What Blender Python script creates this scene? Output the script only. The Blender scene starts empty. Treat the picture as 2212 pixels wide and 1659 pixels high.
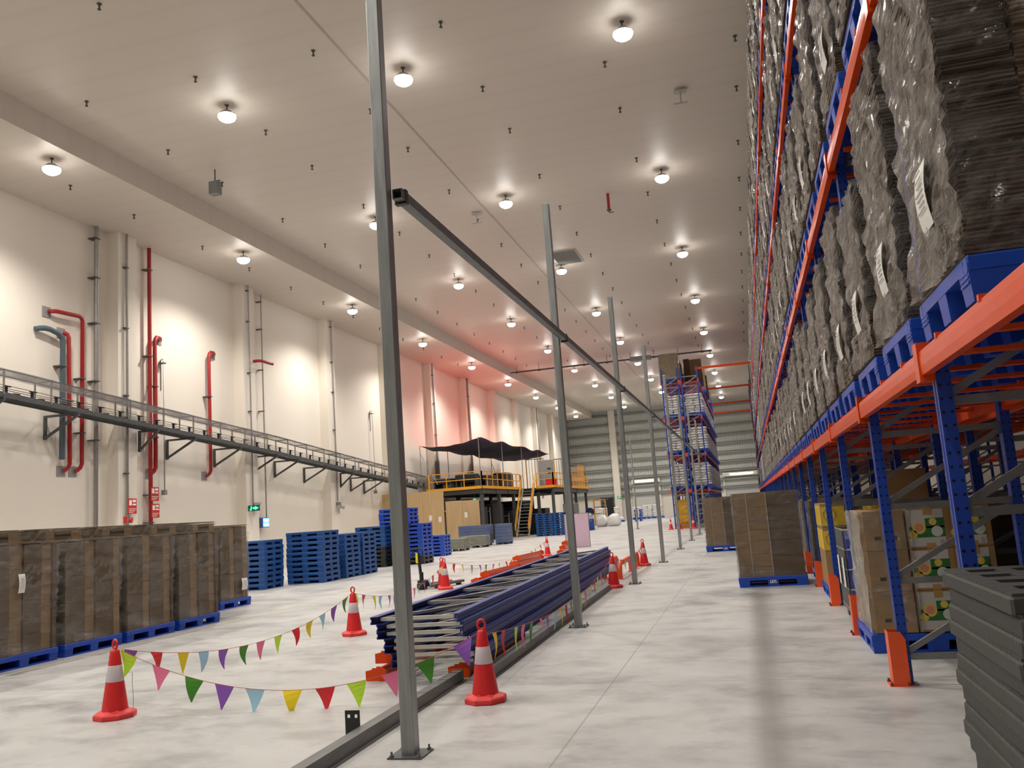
import bpy, math, random
from mathutils import Vector, Matrix
S = bpy.context.scene
COL = S.collection
R = math.radians

# ------------------------------------------------------------------ camera
FPX = 1860.0
RX = Vector((0.96234954, 0.26279558, -0.06943946))      # image right
DN = Vector((-0.10564901, 0.12625502, -0.9863559))      # image down
FW = Vector((-0.25044289, 0.95655536, 0.14926556))      # view direction
cam = bpy.data.cameras.new('camera')
cam.sensor_width = 36.0
cam.lens = 36.0 * FPX / 2212.0
cam.clip_start = 0.05
cam.clip_end = 400
camo = bpy.data.objects.new('camera', cam)
COL.objects.link(camo)
m = Matrix.Identity(4)
for i in range(3):
    m[i][0] = RX[i]; m[i][1] = -DN[i]; m[i][2] = -FW[i]
m[0][3] = 0; m[1][3] = 0; m[2][3] = 1.6
camo.matrix_world = m
S.camera = camo

# ------------------------------------------------------------------ world, exposure
w = bpy.data.worlds.new('world'); S.world = w; w.use_nodes = True
bg = w.node_tree.nodes['Background']
bg.inputs[0].default_value = (0.9, 0.85, 0.78, 1); bg.inputs[1].default_value = 0.02
S.view_settings.view_transform = 'Standard'
S.view_settings.look = 'None'
S.view_settings.gamma = 1.0
S.view_settings.use_curve_mapping = False
S.view_settings.exposure = 0.12
LAMP_W = 1150.0          # watts of every high bay lamp (its spot is made with the lamp further down)
LAMP_COL = (1.0, 0.955, 0.885)

# ------------------------------------------------------------------ materials
MATS = {}
def nt(name):
    mt = bpy.data.materials.new(name); mt.use_nodes = True
    t = mt.node_tree
    return mt, t, t.nodes['Principled BSDF']
def N(t, kind, **kw):
    n = t.nodes.new(kind)
    for k, v in kw.items():
        if k.startswith('_'): n.inputs[k[1:]].default_value = v
        else: setattr(n, k, v)
    return n
def mat(name, col, rough=0.5, metal=0.0, var=0.0, scale=6.0, bump=0.0, bscale=40.0, coat=0.0, stretch=(1, 1, 1), detail=4.0, spec=0.5):
    """principled with noise driven colour variation and bump, object space"""
    if name in MATS: return MATS[name]
    mt, t, b = nt(name)
    b.inputs['Roughness'].default_value = rough
    b.inputs['Metallic'].default_value = metal
    b.inputs['Coat Weight'].default_value = coat
    b.inputs['Specular IOR Level'].default_value = spec
    L = t.links.new
    tc = N(t, 'ShaderNodeTexCoord'); mp = N(t, 'ShaderNodeMapping'); mp.inputs['Scale'].default_value = stretch
    L(tc.outputs['Object'], mp.inputs[0])
    if var > 0:
        no = N(t, 'ShaderNodeTexNoise', _Scale=scale, _Detail=detail)
        L(mp.outputs[0], no.inputs['Vector'])
        mx = N(t, 'ShaderNodeMix', data_type='RGBA')
        mx.inputs[6].default_value = tuple(c * (1 - var) for c in col) + (1,)
        mx.inputs[7].default_value = tuple(min(1, c * (1 + var)) for c in col) + (1,)
        L(no.outputs['Fac'], mx.inputs[0]); L(mx.outputs[2], b.inputs['Base Color'])
    else:
        b.inputs['Base Color'].default_value = tuple(col) + (1,)
    if bump > 0:
        nb = N(t, 'ShaderNodeTexNoise', _Scale=bscale, _Detail=3.0)
        L(mp.outputs[0], nb.inputs['Vector'])
        bp = N(t, 'ShaderNodeBump', _Strength=bump, _Distance=0.02)
        L(nb.outputs['Fac'], bp.inputs['Height']); L(bp.outputs[0], b.inputs['Normal'])
    MATS[name] = mt
    return mt
def emis(name, col, strength):
    if name in MATS: return MATS[name]
    mt, t, b = nt(name)
    b.inputs['Base Color'].default_value = tuple(col) + (1,)
    b.inputs['Emission Color'].default_value = tuple(col) + (1,)
    b.inputs['Emission Strength'].default_value = strength
    MATS[name] = mt
    return mt
def stacked(name, col, period=0.02, depth=0.35, rough=0.7, blotch=0.25, tall=0.0):
    """cut edges of stacked flat board: thin horizontal bands with blotches"""
    mt, t, b = nt(name); L = t.links.new
    b.inputs['Roughness'].default_value = rough
    b.inputs['Specular IOR Level'].default_value = 0.25
    tc = N(t, 'ShaderNodeTexCoord')
    wv = N(t, 'ShaderNodeTexWave', wave_type='BANDS', bands_direction='Z', wave_profile='SIN', _Scale=0.314 / period, _Distortion=1.5, _Detail=2.0)
    wv.inputs['Detail Scale'].default_value = 2.0
    L(tc.outputs['Object'], wv.inputs['Vector'])
    mp = N(t, 'ShaderNodeMapping'); mp.inputs['Scale'].default_value = (1.2, 1.2, 16)
    L(tc.outputs['Object'], mp.inputs[0])
    no = N(t, 'ShaderNodeTexNoise', _Scale=2.0, _Detail=3.0); L(mp.outputs[0], no.inputs['Vector'])
    ad = N(t, 'ShaderNodeMath', operation='MULTIPLY'); L(wv.outputs['Fac'], ad.inputs[0]); L(no.outputs['Fac'], ad.inputs[1])
    cr = N(t, 'ShaderNodeValToRGB')
    cr.color_ramp.elements[0].color = tuple(c * (1 - depth - blotch) for c in col) + (1,)
    cr.color_ramp.elements[0].position = 0.05
    cr.color_ramp.elements[1].color = tuple(c * (1 + blotch) for c in col) + (1,)
    cr.color_ramp.elements[1].position = 0.6
    L(ad.outputs[0], cr.inputs[0]); L(cr.outputs[0], b.inputs['Base Color'])
    bp = N(t, 'ShaderNodeBump', _Strength=0.5, _Distance=0.01)
    L(wv.outputs['Fac'], bp.inputs['Height']); L(bp.outputs[0], b.inputs['Normal'])
    MATS[name] = mt
    return mt
def film(name, see=0.55, col=(0.62, 0.58, 0.53), bump=0.9, scale=9.0, stretch=(1, 1, 0.35), rough=0.14, tilt=-40):
    """crinkled stretch film: part clear, part glossy haze"""
    mt, t, b = nt(name); L = t.links.new
    b.inputs['Base Color'].default_value = col + (1,)
    b.inputs['Roughness'].default_value = rough
    b.inputs['Specular IOR Level'].default_value = 0.9
    b.inputs['IOR'].default_value = 2.0
    tc = N(t, 'ShaderNodeTexCoord'); m0 = N(t, 'ShaderNodeMapping'); mp = N(t, 'ShaderNodeMapping')
    m0.inputs['Rotation'].default_value = (R(tilt), 0, 0); mp.inputs['Scale'].default_value = stretch
    L(tc.outputs['Object'], m0.inputs[0]); L(m0.outputs[0], mp.inputs[0])
    no = N(t, 'ShaderNodeTexNoise', _Scale=scale, _Detail=5.0, _Roughness=0.62, _Distortion=0.8); L(mp.outputs[0], no.inputs['Vector'])
    bp = N(t, 'ShaderNodeBump', _Strength=bump, _Distance=0.20)
    L(no.outputs['Fac'], bp.inputs['Height']); L(bp.outputs[0], b.inputs['Normal'])
    tr = N(t, 'ShaderNodeBsdfTransparent')
    mx = N(t, 'ShaderNodeMixShader')
    n2 = N(t, 'ShaderNodeTexNoise', _Scale=scale * 0.4, _Detail=2.0); L(mp.outputs[0], n2.inputs['Vector'])
    mr = N(t, 'ShaderNodeMapRange'); mr.inputs['From Min'].default_value = 0.3; mr.inputs['From Max'].default_value = 0.7
    mr.inputs['To Min'].default_value = max(0.02, 1 - see - 0.18); mr.inputs['To Max'].default_value = min(1, 1 - see + 0.18)
    L(n2.outputs['Fac'], mr.inputs['Value']); L(mr.outputs[0], mx.inputs[0])
    L(tr.outputs[0], mx.inputs[1]); L(b.outputs[0], mx.inputs[2])
    L(mx.outputs[0], t.nodes['Material Output'].inputs['Surface'])
    MATS[name] = mt
    return mt
def perforated(name, col, rough=0.38):
    """painted rack upright with two rows of punched holes every 75 mm"""
    mt, t, b = nt(name); L = t.links.new
    b.inputs['Roughness'].default_value = rough
    tc = N(t, 'ShaderNodeTexCoord'); sp = N(t, 'ShaderNodeSeparateXYZ'); L(tc.outputs['Object'], sp.inputs[0])
    def M(op, a, c=None):
        n = N(t, 'ShaderNodeMath', operation=op)
        for i, v in enumerate((a, c)):
            if v is None: continue
            if isinstance(v, (int, float)): n.inputs[i].default_value = v
            else: L(v, n.inputs[i])
        return n.outputs[0]
    dz = M('MULTIPLY', M('SUBTRACT', M('FRACT', M('DIVIDE', sp.outputs[2], 0.075)), 0.5), 0.075)
    dx = M('SUBTRACT', M('ABSOLUTE', sp.outputs[0]), 0.022)
    dyy = M('ABSOLUTE', sp.outputs[1])
    d1 = M('SQRT', M('ADD', M('MULTIPLY', dz, dz), M('MULTIPLY', dx, dx)))
    dy2 = M('SUBTRACT', dyy, 0.02)
    d2 = M('SQRT', M('ADD', M('MULTIPLY', dz, dz), M('MULTIPLY', dy2, dy2)))
    ge = N(t, 'ShaderNodeNewGeometry'); sn = N(t, 'ShaderNodeSeparateXYZ'); L(ge.outputs['True Normal'], sn.inputs[0])
    isx = M('GREATER_THAN', M('ABSOLUTE', sn.outputs[0]), 0.7)
    dd = M('ADD', M('MULTIPLY', d2, isx), M('MULTIPLY', d1, M('SUBTRACT', 1.0, isx)))
    hole = M('LESS_THAN', dd, 0.0085)
    no = N(t, 'ShaderNodeTexNoise', _Scale=5.0, _Detail=3.0); L(tc.outputs['Object'], no.inputs['Vector'])
    m1 = N(t, 'ShaderNodeMix', data_type='RGBA')
    m1.inputs[6].default_value = tuple(c * 0.85 for c in col) + (1,); m1.inputs[7].default_value = tuple(c * 1.15 for c in col) + (1,)
    L(no.outputs['Fac'], m1.inputs[0])
    m2 = N(t, 'ShaderNodeMix', data_type='RGBA'); m2.inputs[7].default_value = (0.004, 0.004, 0.01, 1)
    L(hole, m2.inputs[0]); L(m1.outputs[2], m2.inputs[6]); L(m2.outputs[2], b.inputs['Base Color'])
    MATS[name] = mt
    return mt

# ---- floor: trowelled concrete with cloudy dark patches, scuffs and a soft dark stripe
def floor_mat():
    mt, t, b = nt('polished_concrete'); L = t.links.new
    tc = N(t, 'ShaderNodeTexCoord')
    n1 = N(t, 'ShaderNodeTexNoise', _Scale=0.55, _Detail=6.0, _Roughness=0.62); L(tc.outputs['Object'], n1.inputs['Vector'])
    mp = N(t, 'ShaderNodeMapping'); mp.inputs['Scale'].default_value = (0.8, 1.3, 1); mp.inputs['Rotation'].default_value = (0, 0, R(35))
    L(tc.outputs['Object'], mp.inputs[0])
    n2 = N(t, 'ShaderNodeTexNoise', _Scale=1.8, _Detail=5.0, _Roughness=0.7); L(mp.outputs[0], n2.inputs['Vector'])
    cr = N(t, 'ShaderNodeValToRGB')
    e = cr.color_ramp.elements
    e[0].position = 0.33; e[0].color = (0.29, 0.29, 0.285, 1)
    e[1].position = 0.58; e[1].color = (0.525, 0.513, 0.497, 1)
    md = e.new(0.45); md.color = (0.46, 0.452, 0.437, 1)
    L(n1.outputs['Fac'], cr.inputs[0])
    c2 = N(t, 'ShaderNodeValToRGB')
    c2.color_ramp.elements[0].position = 0.33; c2.color_ramp.elements[0].color = (0.6, 0.6, 0.6, 1)
    c2.color_ramp.elements[1].position = 0.52; c2.color_ramp.elements[1].color = (1, 1, 1, 1)
    L(n2.outputs['Fac'], c2.inputs[0])
    mx = N(t, 'ShaderNodeMix', data_type='RGBA', blend_type='MULTIPLY'); mx.inputs[0].default_value = 0.7
    L(cr.outputs[0], mx.inputs[6]); L(c2.outputs[0], mx.inputs[7])
    # soft-edged dark stripe in the colour, running down the aisle
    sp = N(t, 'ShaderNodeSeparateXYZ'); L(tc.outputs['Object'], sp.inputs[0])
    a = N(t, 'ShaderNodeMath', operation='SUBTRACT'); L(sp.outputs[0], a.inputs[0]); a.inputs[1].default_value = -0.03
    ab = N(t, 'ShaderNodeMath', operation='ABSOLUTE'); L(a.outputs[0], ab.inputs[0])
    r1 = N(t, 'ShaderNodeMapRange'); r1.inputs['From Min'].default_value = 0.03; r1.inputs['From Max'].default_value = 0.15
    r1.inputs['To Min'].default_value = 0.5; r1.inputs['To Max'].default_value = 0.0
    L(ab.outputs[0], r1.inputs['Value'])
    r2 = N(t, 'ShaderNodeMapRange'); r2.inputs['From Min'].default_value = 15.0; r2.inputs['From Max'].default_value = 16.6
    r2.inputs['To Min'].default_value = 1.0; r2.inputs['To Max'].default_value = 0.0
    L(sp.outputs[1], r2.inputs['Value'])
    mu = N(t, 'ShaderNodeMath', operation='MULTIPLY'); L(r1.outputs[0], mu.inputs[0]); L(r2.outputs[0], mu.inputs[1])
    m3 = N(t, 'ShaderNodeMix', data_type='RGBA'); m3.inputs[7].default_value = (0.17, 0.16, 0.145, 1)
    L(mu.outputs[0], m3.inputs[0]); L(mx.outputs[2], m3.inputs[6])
    # saw cut joints every 6.2 m
    def joint(out, per, off):
        s = N(t, 'ShaderNodeMath', operation='ADD'); L(out, s.inputs[0]); s.inputs[1].default_value = off
        d = N(t, 'ShaderNodeMath', operation='DIVIDE'); L(s.outputs[0], d.inputs[0]); d.inputs[1].default_value = per
        f = N(t, 'ShaderNodeMath', operation='FRACT'); L(d.outputs[0], f.inputs[0])
        g = N(t, 'ShaderNodeMath', operation='LESS_THAN'); L(f.outputs[0], g.inputs[0]); g.inputs[1].default_value = 0.012 / per
        return g.outputs[0]
    jx = joint(sp.outputs[0], 6.2, 100.6); jy = joint(sp.outputs[1], 6.2, 103.4)
    jm = N(t, 'ShaderNodeMath', operation='MAXIMUM'); L(jx, jm.inputs[0]); L(jy, jm.inputs[1])
    js = N(t, 'ShaderNodeMath', operation='MULTIPLY'); L(jm.outputs[0], js.inputs[0]); js.inputs[1].default_value = 0.55
    m4 = N(t, 'ShaderNodeMix', data_type='RGBA'); m4.inputs[7].default_value = (0.13, 0.125, 0.12, 1)
    L(js.outputs[0], m4.inputs[0]); L(m3.outputs[2], m4.inputs[6])
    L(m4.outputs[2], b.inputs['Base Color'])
    rr = N(t, 'ShaderNodeMapRange'); rr.inputs['To Min'].default_value = 0.28; rr.inputs['To Max'].default_value = 0.55
    L(n2.outputs['Fac'], rr.inputs['Value']); L(rr.outputs[0], b.inputs['Roughness'])
    b.inputs['Specular IOR Level'].default_value = 0.4
    return mt
def ribbed(name, col, axis, period, depth=0.3, rough=0.6, dark=0.85):
    mt, t, b = nt(name); L = t.links.new
    b.inputs['Roughness'].default_value = rough
    tc = N(t, 'ShaderNodeTexCoord')
    wv = N(t, 'ShaderNodeTexWave', wave_type='BANDS', bands_direction=axis, _Scale=0.314 / period, _Distortion=0.0)
    L(tc.outputs['Object'], wv.inputs['Vector'])
    cr = N(t, 'ShaderNodeValToRGB')
    cr.color_ramp.elements[0].color = tuple(c * dark for c in col) + (1,); cr.color_ramp.elements[0].position = 0.02
    cr.color_ramp.elements[1].color = tuple(col) + (1,); cr.color_ramp.elements[1].position = 0.15
    L(wv.outputs['Fac'], cr.inputs[0]); L(cr.outputs[0], b.inputs['Base Color'])
    bp = N(t, 'ShaderNodeBump', _Strength=depth, _Distance=0.02)
    L(wv.outputs['Fac'], bp.inputs['Height']); L(bp.outputs[0], b.inputs['Normal'])
    MATS[name] = mt
    return mt
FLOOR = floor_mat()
WALL = mat('cream_wall_paint', (0.80, 0.735, 0.645), 0.75, var=0.03, scale=0.4)
CEIL = ribbed('white_panel_ceiling', (0.60, 0.54, 0.475), 'Y', 0.95, 0.02, 0.5, 0.97)
PLAIN = mat('white_trim', (0.78, 0.74, 0.66), 0.6, var=0.02)
SIDING = ribbed('grey_profiled_siding', (0.60, 0.63, 0.59), 'X', 0.3, 0.6, 0.45, 0.75)
GIRT = mat('grey_girt', (0.26, 0.27, 0.26), 0.45, var=0.06)
SHUT = ribbed('roller_shutter', (0.62, 0.64, 0.62), 'Z', 0.1, 0.4, 0.5, 0.8)
GALV = mat('galvanised_steel', (0.35, 0.365, 0.36), 0.42, 0.75, var=0.35, scale=5.0, stretch=(6, 6, 0.6), detail=6.0)
GALVD = mat('dull_galvanised_steel', (0.19, 0.195, 0.19), 0.5, 0.5, var=0.3, scale=7.0, stretch=(4, 1, 4))
STEEL = mat('bright_brace_steel', (0.62, 0.62, 0.6), 0.35, 0.7, var=0.15, scale=12)
BRACE = mat('rack_brace_steel', (0.27, 0.27, 0.265), 0.42, 0.65, var=0.15, scale=12)
DSTEEL = mat('dark_grey_steel', (0.085, 0.09, 0.09), 0.5, 0.3, var=0.2)
RBLUE = perforated('rack_blue_paint', (0.012, 0.050, 0.33))
RBLUEP = mat('rack_blue_plain', (0.012, 0.045, 0.30), 0.4, var=0.15)
NAVY = perforated('frame_navy_paint', (0.008, 0.030, 0.23), 0.45)
ORANGE = mat('beam_orange_paint', (0.74, 0.075, 0.012), 0.26, var=0.10, scale=3, bump=0.10, bscale=9, spec=0.16)
GUARD = mat('guard_orange_paint', (0.86, 0.10, 0.02), 0.4, var=0.06, scale=4)
PBLUE = mat('pallet_blue_plastic', (0.008, 0.062, 0.44), 0.40, var=0.12, scale=4)
PDULL = mat('pallet_dull_blue_plastic', (0.007, 0.066, 0.245), 0.5, var=0.15, scale=4)
PGREY = mat('pallet_dark_grey_plastic', (0.042, 0.043, 0.039), 0.6, var=0.25, scale=9, bump=0.2, bscale=60)
PBLACK = mat('pallet_black_plastic', (0.012, 0.012, 0.013), 0.4, var=0.2)
FLATD = mat('dark_carton_faces', (0.105, 0.074, 0.046), 0.7, var=0.22, scale=3, stretch=(1, 1, 9), spec=0.25)
FLATL = mat('light_carton_faces', (0.225, 0.148, 0.080), 0.7, var=0.2, scale=3, stretch=(1, 1, 9), spec=0.25)
KRAFT = stacked('kraft_board_edges', (0.235, 0.155, 0.085), 0.022, 0.3)
KDARK = stacked('dark_board_edges', (0.085, 0.058, 0.037), 0.022, 0.25)
KLITE = stacked('light_board_edges', (0.33, 0.225, 0.125), 0.05, 0.2)
BOXM = mat('brown_carton', (0.33, 0.205, 0.090), 0.7, var=0.10, scale=3, spec=0.25)
BOXW = mat('white_carton_print', (0.55, 0.53, 0.48), 0.6, var=0.05)
FILM = film('stretch_film', 0.42, (0.50, 0.44, 0.38), 1.0, 15.0, (1, 1, 0.16), 0.15)
FILMC = film('clear_stretch_film', 0.80, (0.42, 0.40, 0.37), 0.9, 6.0, (1, 1, 2.4), 0.12, 8)
PAPER = mat('white_paper', (0.82, 0.80, 0.76), 0.6, var=0.02)
INK = mat('black_ink', (0.03, 0.03, 0.03), 0.6)
RED = mat('red_pipe_paint', (0.34, 0.014, 0.014), 0.4, var=0.1)
CRED = mat('cone_red_plastic', (0.70, 0.020, 0.022), 0.42, var=0.10, scale=8)
CBASE = mat('cone_base_rubber', (0.78, 0.045, 0.045), 0.5, var=0.12, scale=10, bump=0.15)
CWHT = mat('cone_reflective_band', (0.66, 0.58, 0.60), 0.35, var=0.05)
YEL = mat('yellow_rail_paint', (0.80, 0.36, 0.02), 0.45, var=0.08)
BLK = mat('black_paint', (0.012, 0.012, 0.012), 0.45, var=0.1)
PLY = mat('plywood', (0.56, 0.385, 0.20), 0.65, var=0.2, scale=2.2, stretch=(3, 3, 0.35), detail=6, spec=0.3)
WSACK = mat('white_woven_sack', (0.80, 0.79, 0.77), 0.6, var=0.04, bump=0.3, bscale=14)
NAVYC = mat('navy_canopy_cloth', (0.060, 0.052, 0.085), 0.8, var=0.2)
REDC = mat('red_canopy_cloth', (0.78, 0.06, 0.035), 0.8, var=0.05)
PINK = mat('pink_foam_board', (0.70, 0.50, 0.62), 0.6, var=0.03)
CLEAR = film('clear_plastic_cover', 0.66, (0.22, 0.205, 0.20), 0.05, 3.0, (1, 1, 1), 0.2)

# ------------------------------------------------------------------ mesh builder
class MB:
    def __init__(s): s.v = []; s.f = []; s.m = []; s.sm = []; s.xf = None
    def add(s, vs, fs, mi=0, smooth=False):
        o = len(s.v)
        if s.xf is not None: vs = [s.xf @ Vector(p) for p in vs]
        s.v += [tuple(p) for p in vs]
        for f in fs: s.f.append(tuple(i + o for i in f)); s.m.append(mi); s.sm.append(smooth)
    def bx(s, x0, x1, y0, y1, z0, z1, mi=0):
        s.add([(x0, y0, z0), (x1, y0, z0), (x1, y1, z0), (x0, y1, z0), (x0, y0, z1), (x1, y0, z1), (x1, y1, z1), (x0, y1, z1)],
              [(3, 2, 1, 0), (4, 5, 6, 7), (0, 1, 5, 4), (1, 2, 6, 5), (2, 3, 7, 6), (3, 0, 4, 7)], mi)
        return s
    def cb(s, x0, x1, y0, y1, z0, z1, c=0.01, mi=0):
        """box with chamfered vertical and top edges"""
        def ring(i, z): return [(x0 + c + i, y0 + i, z), (x1 - c - i, y0 + i, z), (x1 - i, y0 + c + i, z), (x1 - i, y1 - c - i, z), (x1 - c - i, y1 - i, z), (x0 + c + i, y1 - i, z), (x0 + i, y1 - c - i, z), (x0 + i, y0 + c + i, z)]
        vs = ring(0, z0) + ring(0, z1 - c) + ring(c * 0.7, z1)
        fs = [tuple(range(7, -1, -1)), tuple(range(16, 24))]
        for k in (0, 8):
            for i in range(8):
                j = (i + 1) % 8
                fs.append((k + i, k + j, k + 8 + j, k + 8 + i))
        s.add(vs, fs, mi)
        return s
    def bar(s, p, q, w, h, mi=0, up=(0, 0, 1)):
        """rectangular bar from p to q, w across, h along up"""
        p = Vector(p); q = Vector(q); d = (q - p)
        if d.length < 1e-6: return s
        d.normalize(); u = Vector(up)
        if abs(d.dot(u)) > 0.98: u = Vector((1, 0, 0))
        a = d.cross(u).normalized(); b = a.cross(d).normalized()
        a *= w / 2; b *= h / 2
        vs = [p - a - b, p + a - b, p + a + b, p - a + b, q - a - b, q + a - b, q + a + b, q - a + b]
        s.add(vs, [(0, 1, 2, 3), (7, 6, 5, 4), (0, 4, 5, 1), (1, 5, 6, 2), (2, 6, 7, 3), (3, 7, 4, 0)], mi)
        return s
    def cyl(s, p, q, r0, r1=None, n=12, mi=0, caps=True):
        p = Vector(p); q = Vector(q); r1 = r0 if r1 is None else r1
        d = (q - p).normalized(); u = Vector((0, 0, 1)) if abs(d.z) < 0.95 else Vector((1, 0, 0))
        a = d.cross(u).normalized(); b = d.cross(a)
        A = [p + (a * math.cos(2 * math.pi * i / n) + b * math.sin(2 * math.pi * i / n)) * r0 for i in range(n)]
        B = [q + (a * math.cos(2 * math.pi * i / n) + b * math.sin(2 * math.pi * i / n)) * r1 for i in range(n)]
        s.add(A + B, [(i, (i + 1) % n, n + (i + 1) % n, n + i) for i in range(n)], mi, True)
        if caps:
            s.add(A, [tuple(range(n - 1, -1, -1))], mi); s.add(B, [tuple(range(n))], mi)
        return s
    def tube(s, pts, r, n=8, mi=0, closed=False):
        P = [Vector(p) for p in pts]; k = len(P); rings = []
        for i in range(k):
            if closed: d = P[(i + 1) % k] - P[i - 1]
            else: d = P[min(i + 1, k - 1)] - P[max(i - 1, 0)]
            d.normalize()
            if i == 0:
                u = Vector((0, 0, 1)) if abs(d.z) < 0.9 else Vector((1, 0, 0))
            else: u = prev
            a = d.cross(u)
            if a.length < 1e-4: a = d.cross(Vector((0, 1, 0.1)))
            a.normalize(); b = a.cross(d).normalized(); prev = b
            rings.append([P[i] + (a * math.cos(2 * math.pi * j / n) + b * math.sin(2 * math.pi * j / n)) * r for j in range(n)])
        vs = [p for rg in rings for p in rg]; fs = []
        for i in range(k if closed else k - 1):
            o = i * n; q = ((i + 1) % k) * n
            for j in range(n): fs.append((o + j, q + j, q + (j + 1) % n, o + (j + 1) % n))
        s.add(vs, fs, mi, True)
        if not closed:
            s.add(rings[0], [tuple(range(n))], mi); s.add(rings[-1], [tuple(range(n - 1, -1, -1))], mi)
        return s
    def lathe(s, prof, n=20, mi=0, c=(0, 0), smooth=True, rot=0.0):
        vs = []; fs = []
        for (r, z) in prof:
            for i in range(n):
                a = 2 * math.pi * i / n + rot
                vs.append((c[0] + r * math.cos(a), c[1] + r * math.sin(a), z))
        for k in range(len(prof) - 1):
            for i in range(n):
                j = (i + 1) % n
                fs.append((k * n + i, k * n + j, (k + 1) * n + j, (k + 1) * n + i))
        s.add(vs, fs, mi, smooth)
        s.add(vs[:n], [tuple(range(n - 1, -1, -1))], mi); s.add(vs[-n:], [tuple(range(n))], mi)
        return s
    def prism(s, poly, axis, a, b, mi=0):
        """extrude a 2D polygon along axis ('x','y','z') from a to b"""
        def P(u, v, t): return {'x': (t, u, v), 'y': (u, t, v), 'z': (u, v, t)}[axis]
        n = len(poly)
        vs = [P(u, v, a) for u, v in poly] + [P(u, v, b) for u, v in poly]
        fs = [tuple(range(n - 1, -1, -1)), tuple(range(n, 2 * n))] + [(i, (i + 1) % n, n + (i + 1) % n, n + i) for i in range(n)]
        s.add(vs, fs, mi)
        return s
    def pillow(s, cx, cy, cz, sx, sy, sz, e=0.55, nu=10, nv=6, mi=0, pw=0.7):
        vs = []; fs = []
        def sp(x, p): return math.copysign(abs(x) ** p, x)
        for j in range(nv + 1):
            ph = -math.pi / 2 + math.pi * j / nv
            for i in range(nu):
                th = 2 * math.pi * (i + 0.5) / nu
                vs.append((cx + sx / 2 * sp(math.cos(ph), pw) * sp(math.cos(th), e), cy + sy / 2 * sp(math.cos(ph), pw) * sp(math.sin(th), e), cz + sz / 2 * sp(math.sin(ph), 0.8)))
        for j in range(nv):
            for i in range(nu):
                k = (i + 1) % nu
                fs.append((j * nu + i, j * nu + k, (j + 1) * nu + k, (j + 1) * nu + i))
        s.add(vs, fs, mi, True)
        return s
    def mesh(s, name, mats):
        me = bpy.data.meshes.new(name)
        me.from_pydata(s.v, [], s.f)
        for mm in (mats if isinstance(mats, (list, tuple)) else [mats]): me.materials.append(mm)
        me.polygons.foreach_set('material_index', s.m)
        me.polygons.foreach_set('use_smooth', s.sm)
        me.validate(); me.update()
        return me
    def build(s, name, mats, parent=None, loc=(0, 0, 0), rz=0.0):
        return ob(name, s.mesh(name, mats), parent, loc, rz)
def ob(name, me, parent=None, loc=(0, 0, 0), rz=0.0):
    o = bpy.data.objects.new(name, me); COL.objects.link(o)
    o.parent = parent; o.location = loc; o.rotation_euler = (0, 0, rz)
    return o
def tag(o, label, cat, group=None, kind=None):
    if label: o['label'] = label
    if cat: o['category'] = cat
    if group: o['group'] = group
    if kind: o['kind'] = kind
    return o
def thing(name, label, cat, loc=(0, 0, 0), rz=0.0, group=None):
    return tag(ob(name, None, None, loc, rz), label, cat, group)
def struct(o): o['kind'] = 'structure'; return o
def dup(o, loc=None, rz=None, label=None, group=None, parent=None, kids=True):
    c = o.copy(); COL.objects.link(c); c.parent = parent
    if loc is not None: c.location = loc
    if rz is not None: c.rotation_euler = (0, 0, rz)
    if label: c['label'] = label
    if group: c['group'] = group
    if kids:
        for ch in list(o.children): dup(ch, parent=c)
    return c
ONES = ['', 'first', 'second', 'third', 'fourth', 'fifth', 'sixth', 'seventh', 'eighth', 'ninth', 'tenth', 'eleventh', 'twelfth', 'thirteenth', 'fourteenth', 'fifteenth', 'sixteenth', 'seventeenth', 'eighteenth', 'nineteenth']
TENS = {2: ('twentieth', 'twenty'), 3: ('thirtieth', 'thirty'), 4: ('fortieth', 'forty'), 5: ('fiftieth', 'fifty'), 6: ('sixtieth', 'sixty'), 7: ('seventieth', 'seventy')}
def nth(i):
    if i < 20: return ONES[i]
    a, b = divmod(i, 10)
    return TENS[a][0] if b == 0 else TENS[a][1] + '-' + ONES[b]
rnd = random.Random(7)

# ================================================================== THE SETTING
WX = -21.0; ZC = 13.2; ZS = 12.45; XS = -17.3; YF = 106.0
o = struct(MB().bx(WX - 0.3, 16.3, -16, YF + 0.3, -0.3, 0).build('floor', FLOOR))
mk = MB().bx(-9.52, -9.46, 5, 40, 0, 0.003).build('painted_line', mat('worn_line_paint', (0.62, 0.55, 0.38), 0.6, var=0.3, scale=3), o)
mk['label'] = 'thin pale painted line'
struct(MB().bx(WX - 0.3, WX, -16, YF, 0, 14).build('wall_left', WALL))
struct(MB().bx(16, 16.3, -16, YF, 0, 14).build('wall_right', WALL))
struct(MB().bx(WX - 0.3, 16.3, -16.3, -16, 0, 14).build('wall_back', SIDING))
struct(MB().bx(XS, 16, -16, 103.2, ZC, ZC + 0.3).build('ceiling', CEIL))
struct(MB().bx(WX, XS, -16, 103.2, ZS, ZC + 0.3).build('trim_1', [CEIL]))            # lowered strip over the left wall
struct(MB().bx(WX - 0.3, 16.3, 103.2, YF + 0.3, 13.9, 14.2).build('trim_2', SIDING))  # roof behind the ceiling edge
struct(MB().bx(-8.56, -8.50, -16, 103.2, ZC - 0.012, ZC + 0.01).build('trim_3', mat('joint_strip', (0.42, 0.38, 0.33), 0.6)))
k = 4
for i in range(-3, 11):
    y = 24.85 + 7.77 * i
    struct(MB().bx(WX - 0.01, -20.52, y, y + 0.95, 0, ZS + 0.02).build('trim_%d' % k, WALL)); k += 1
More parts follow.
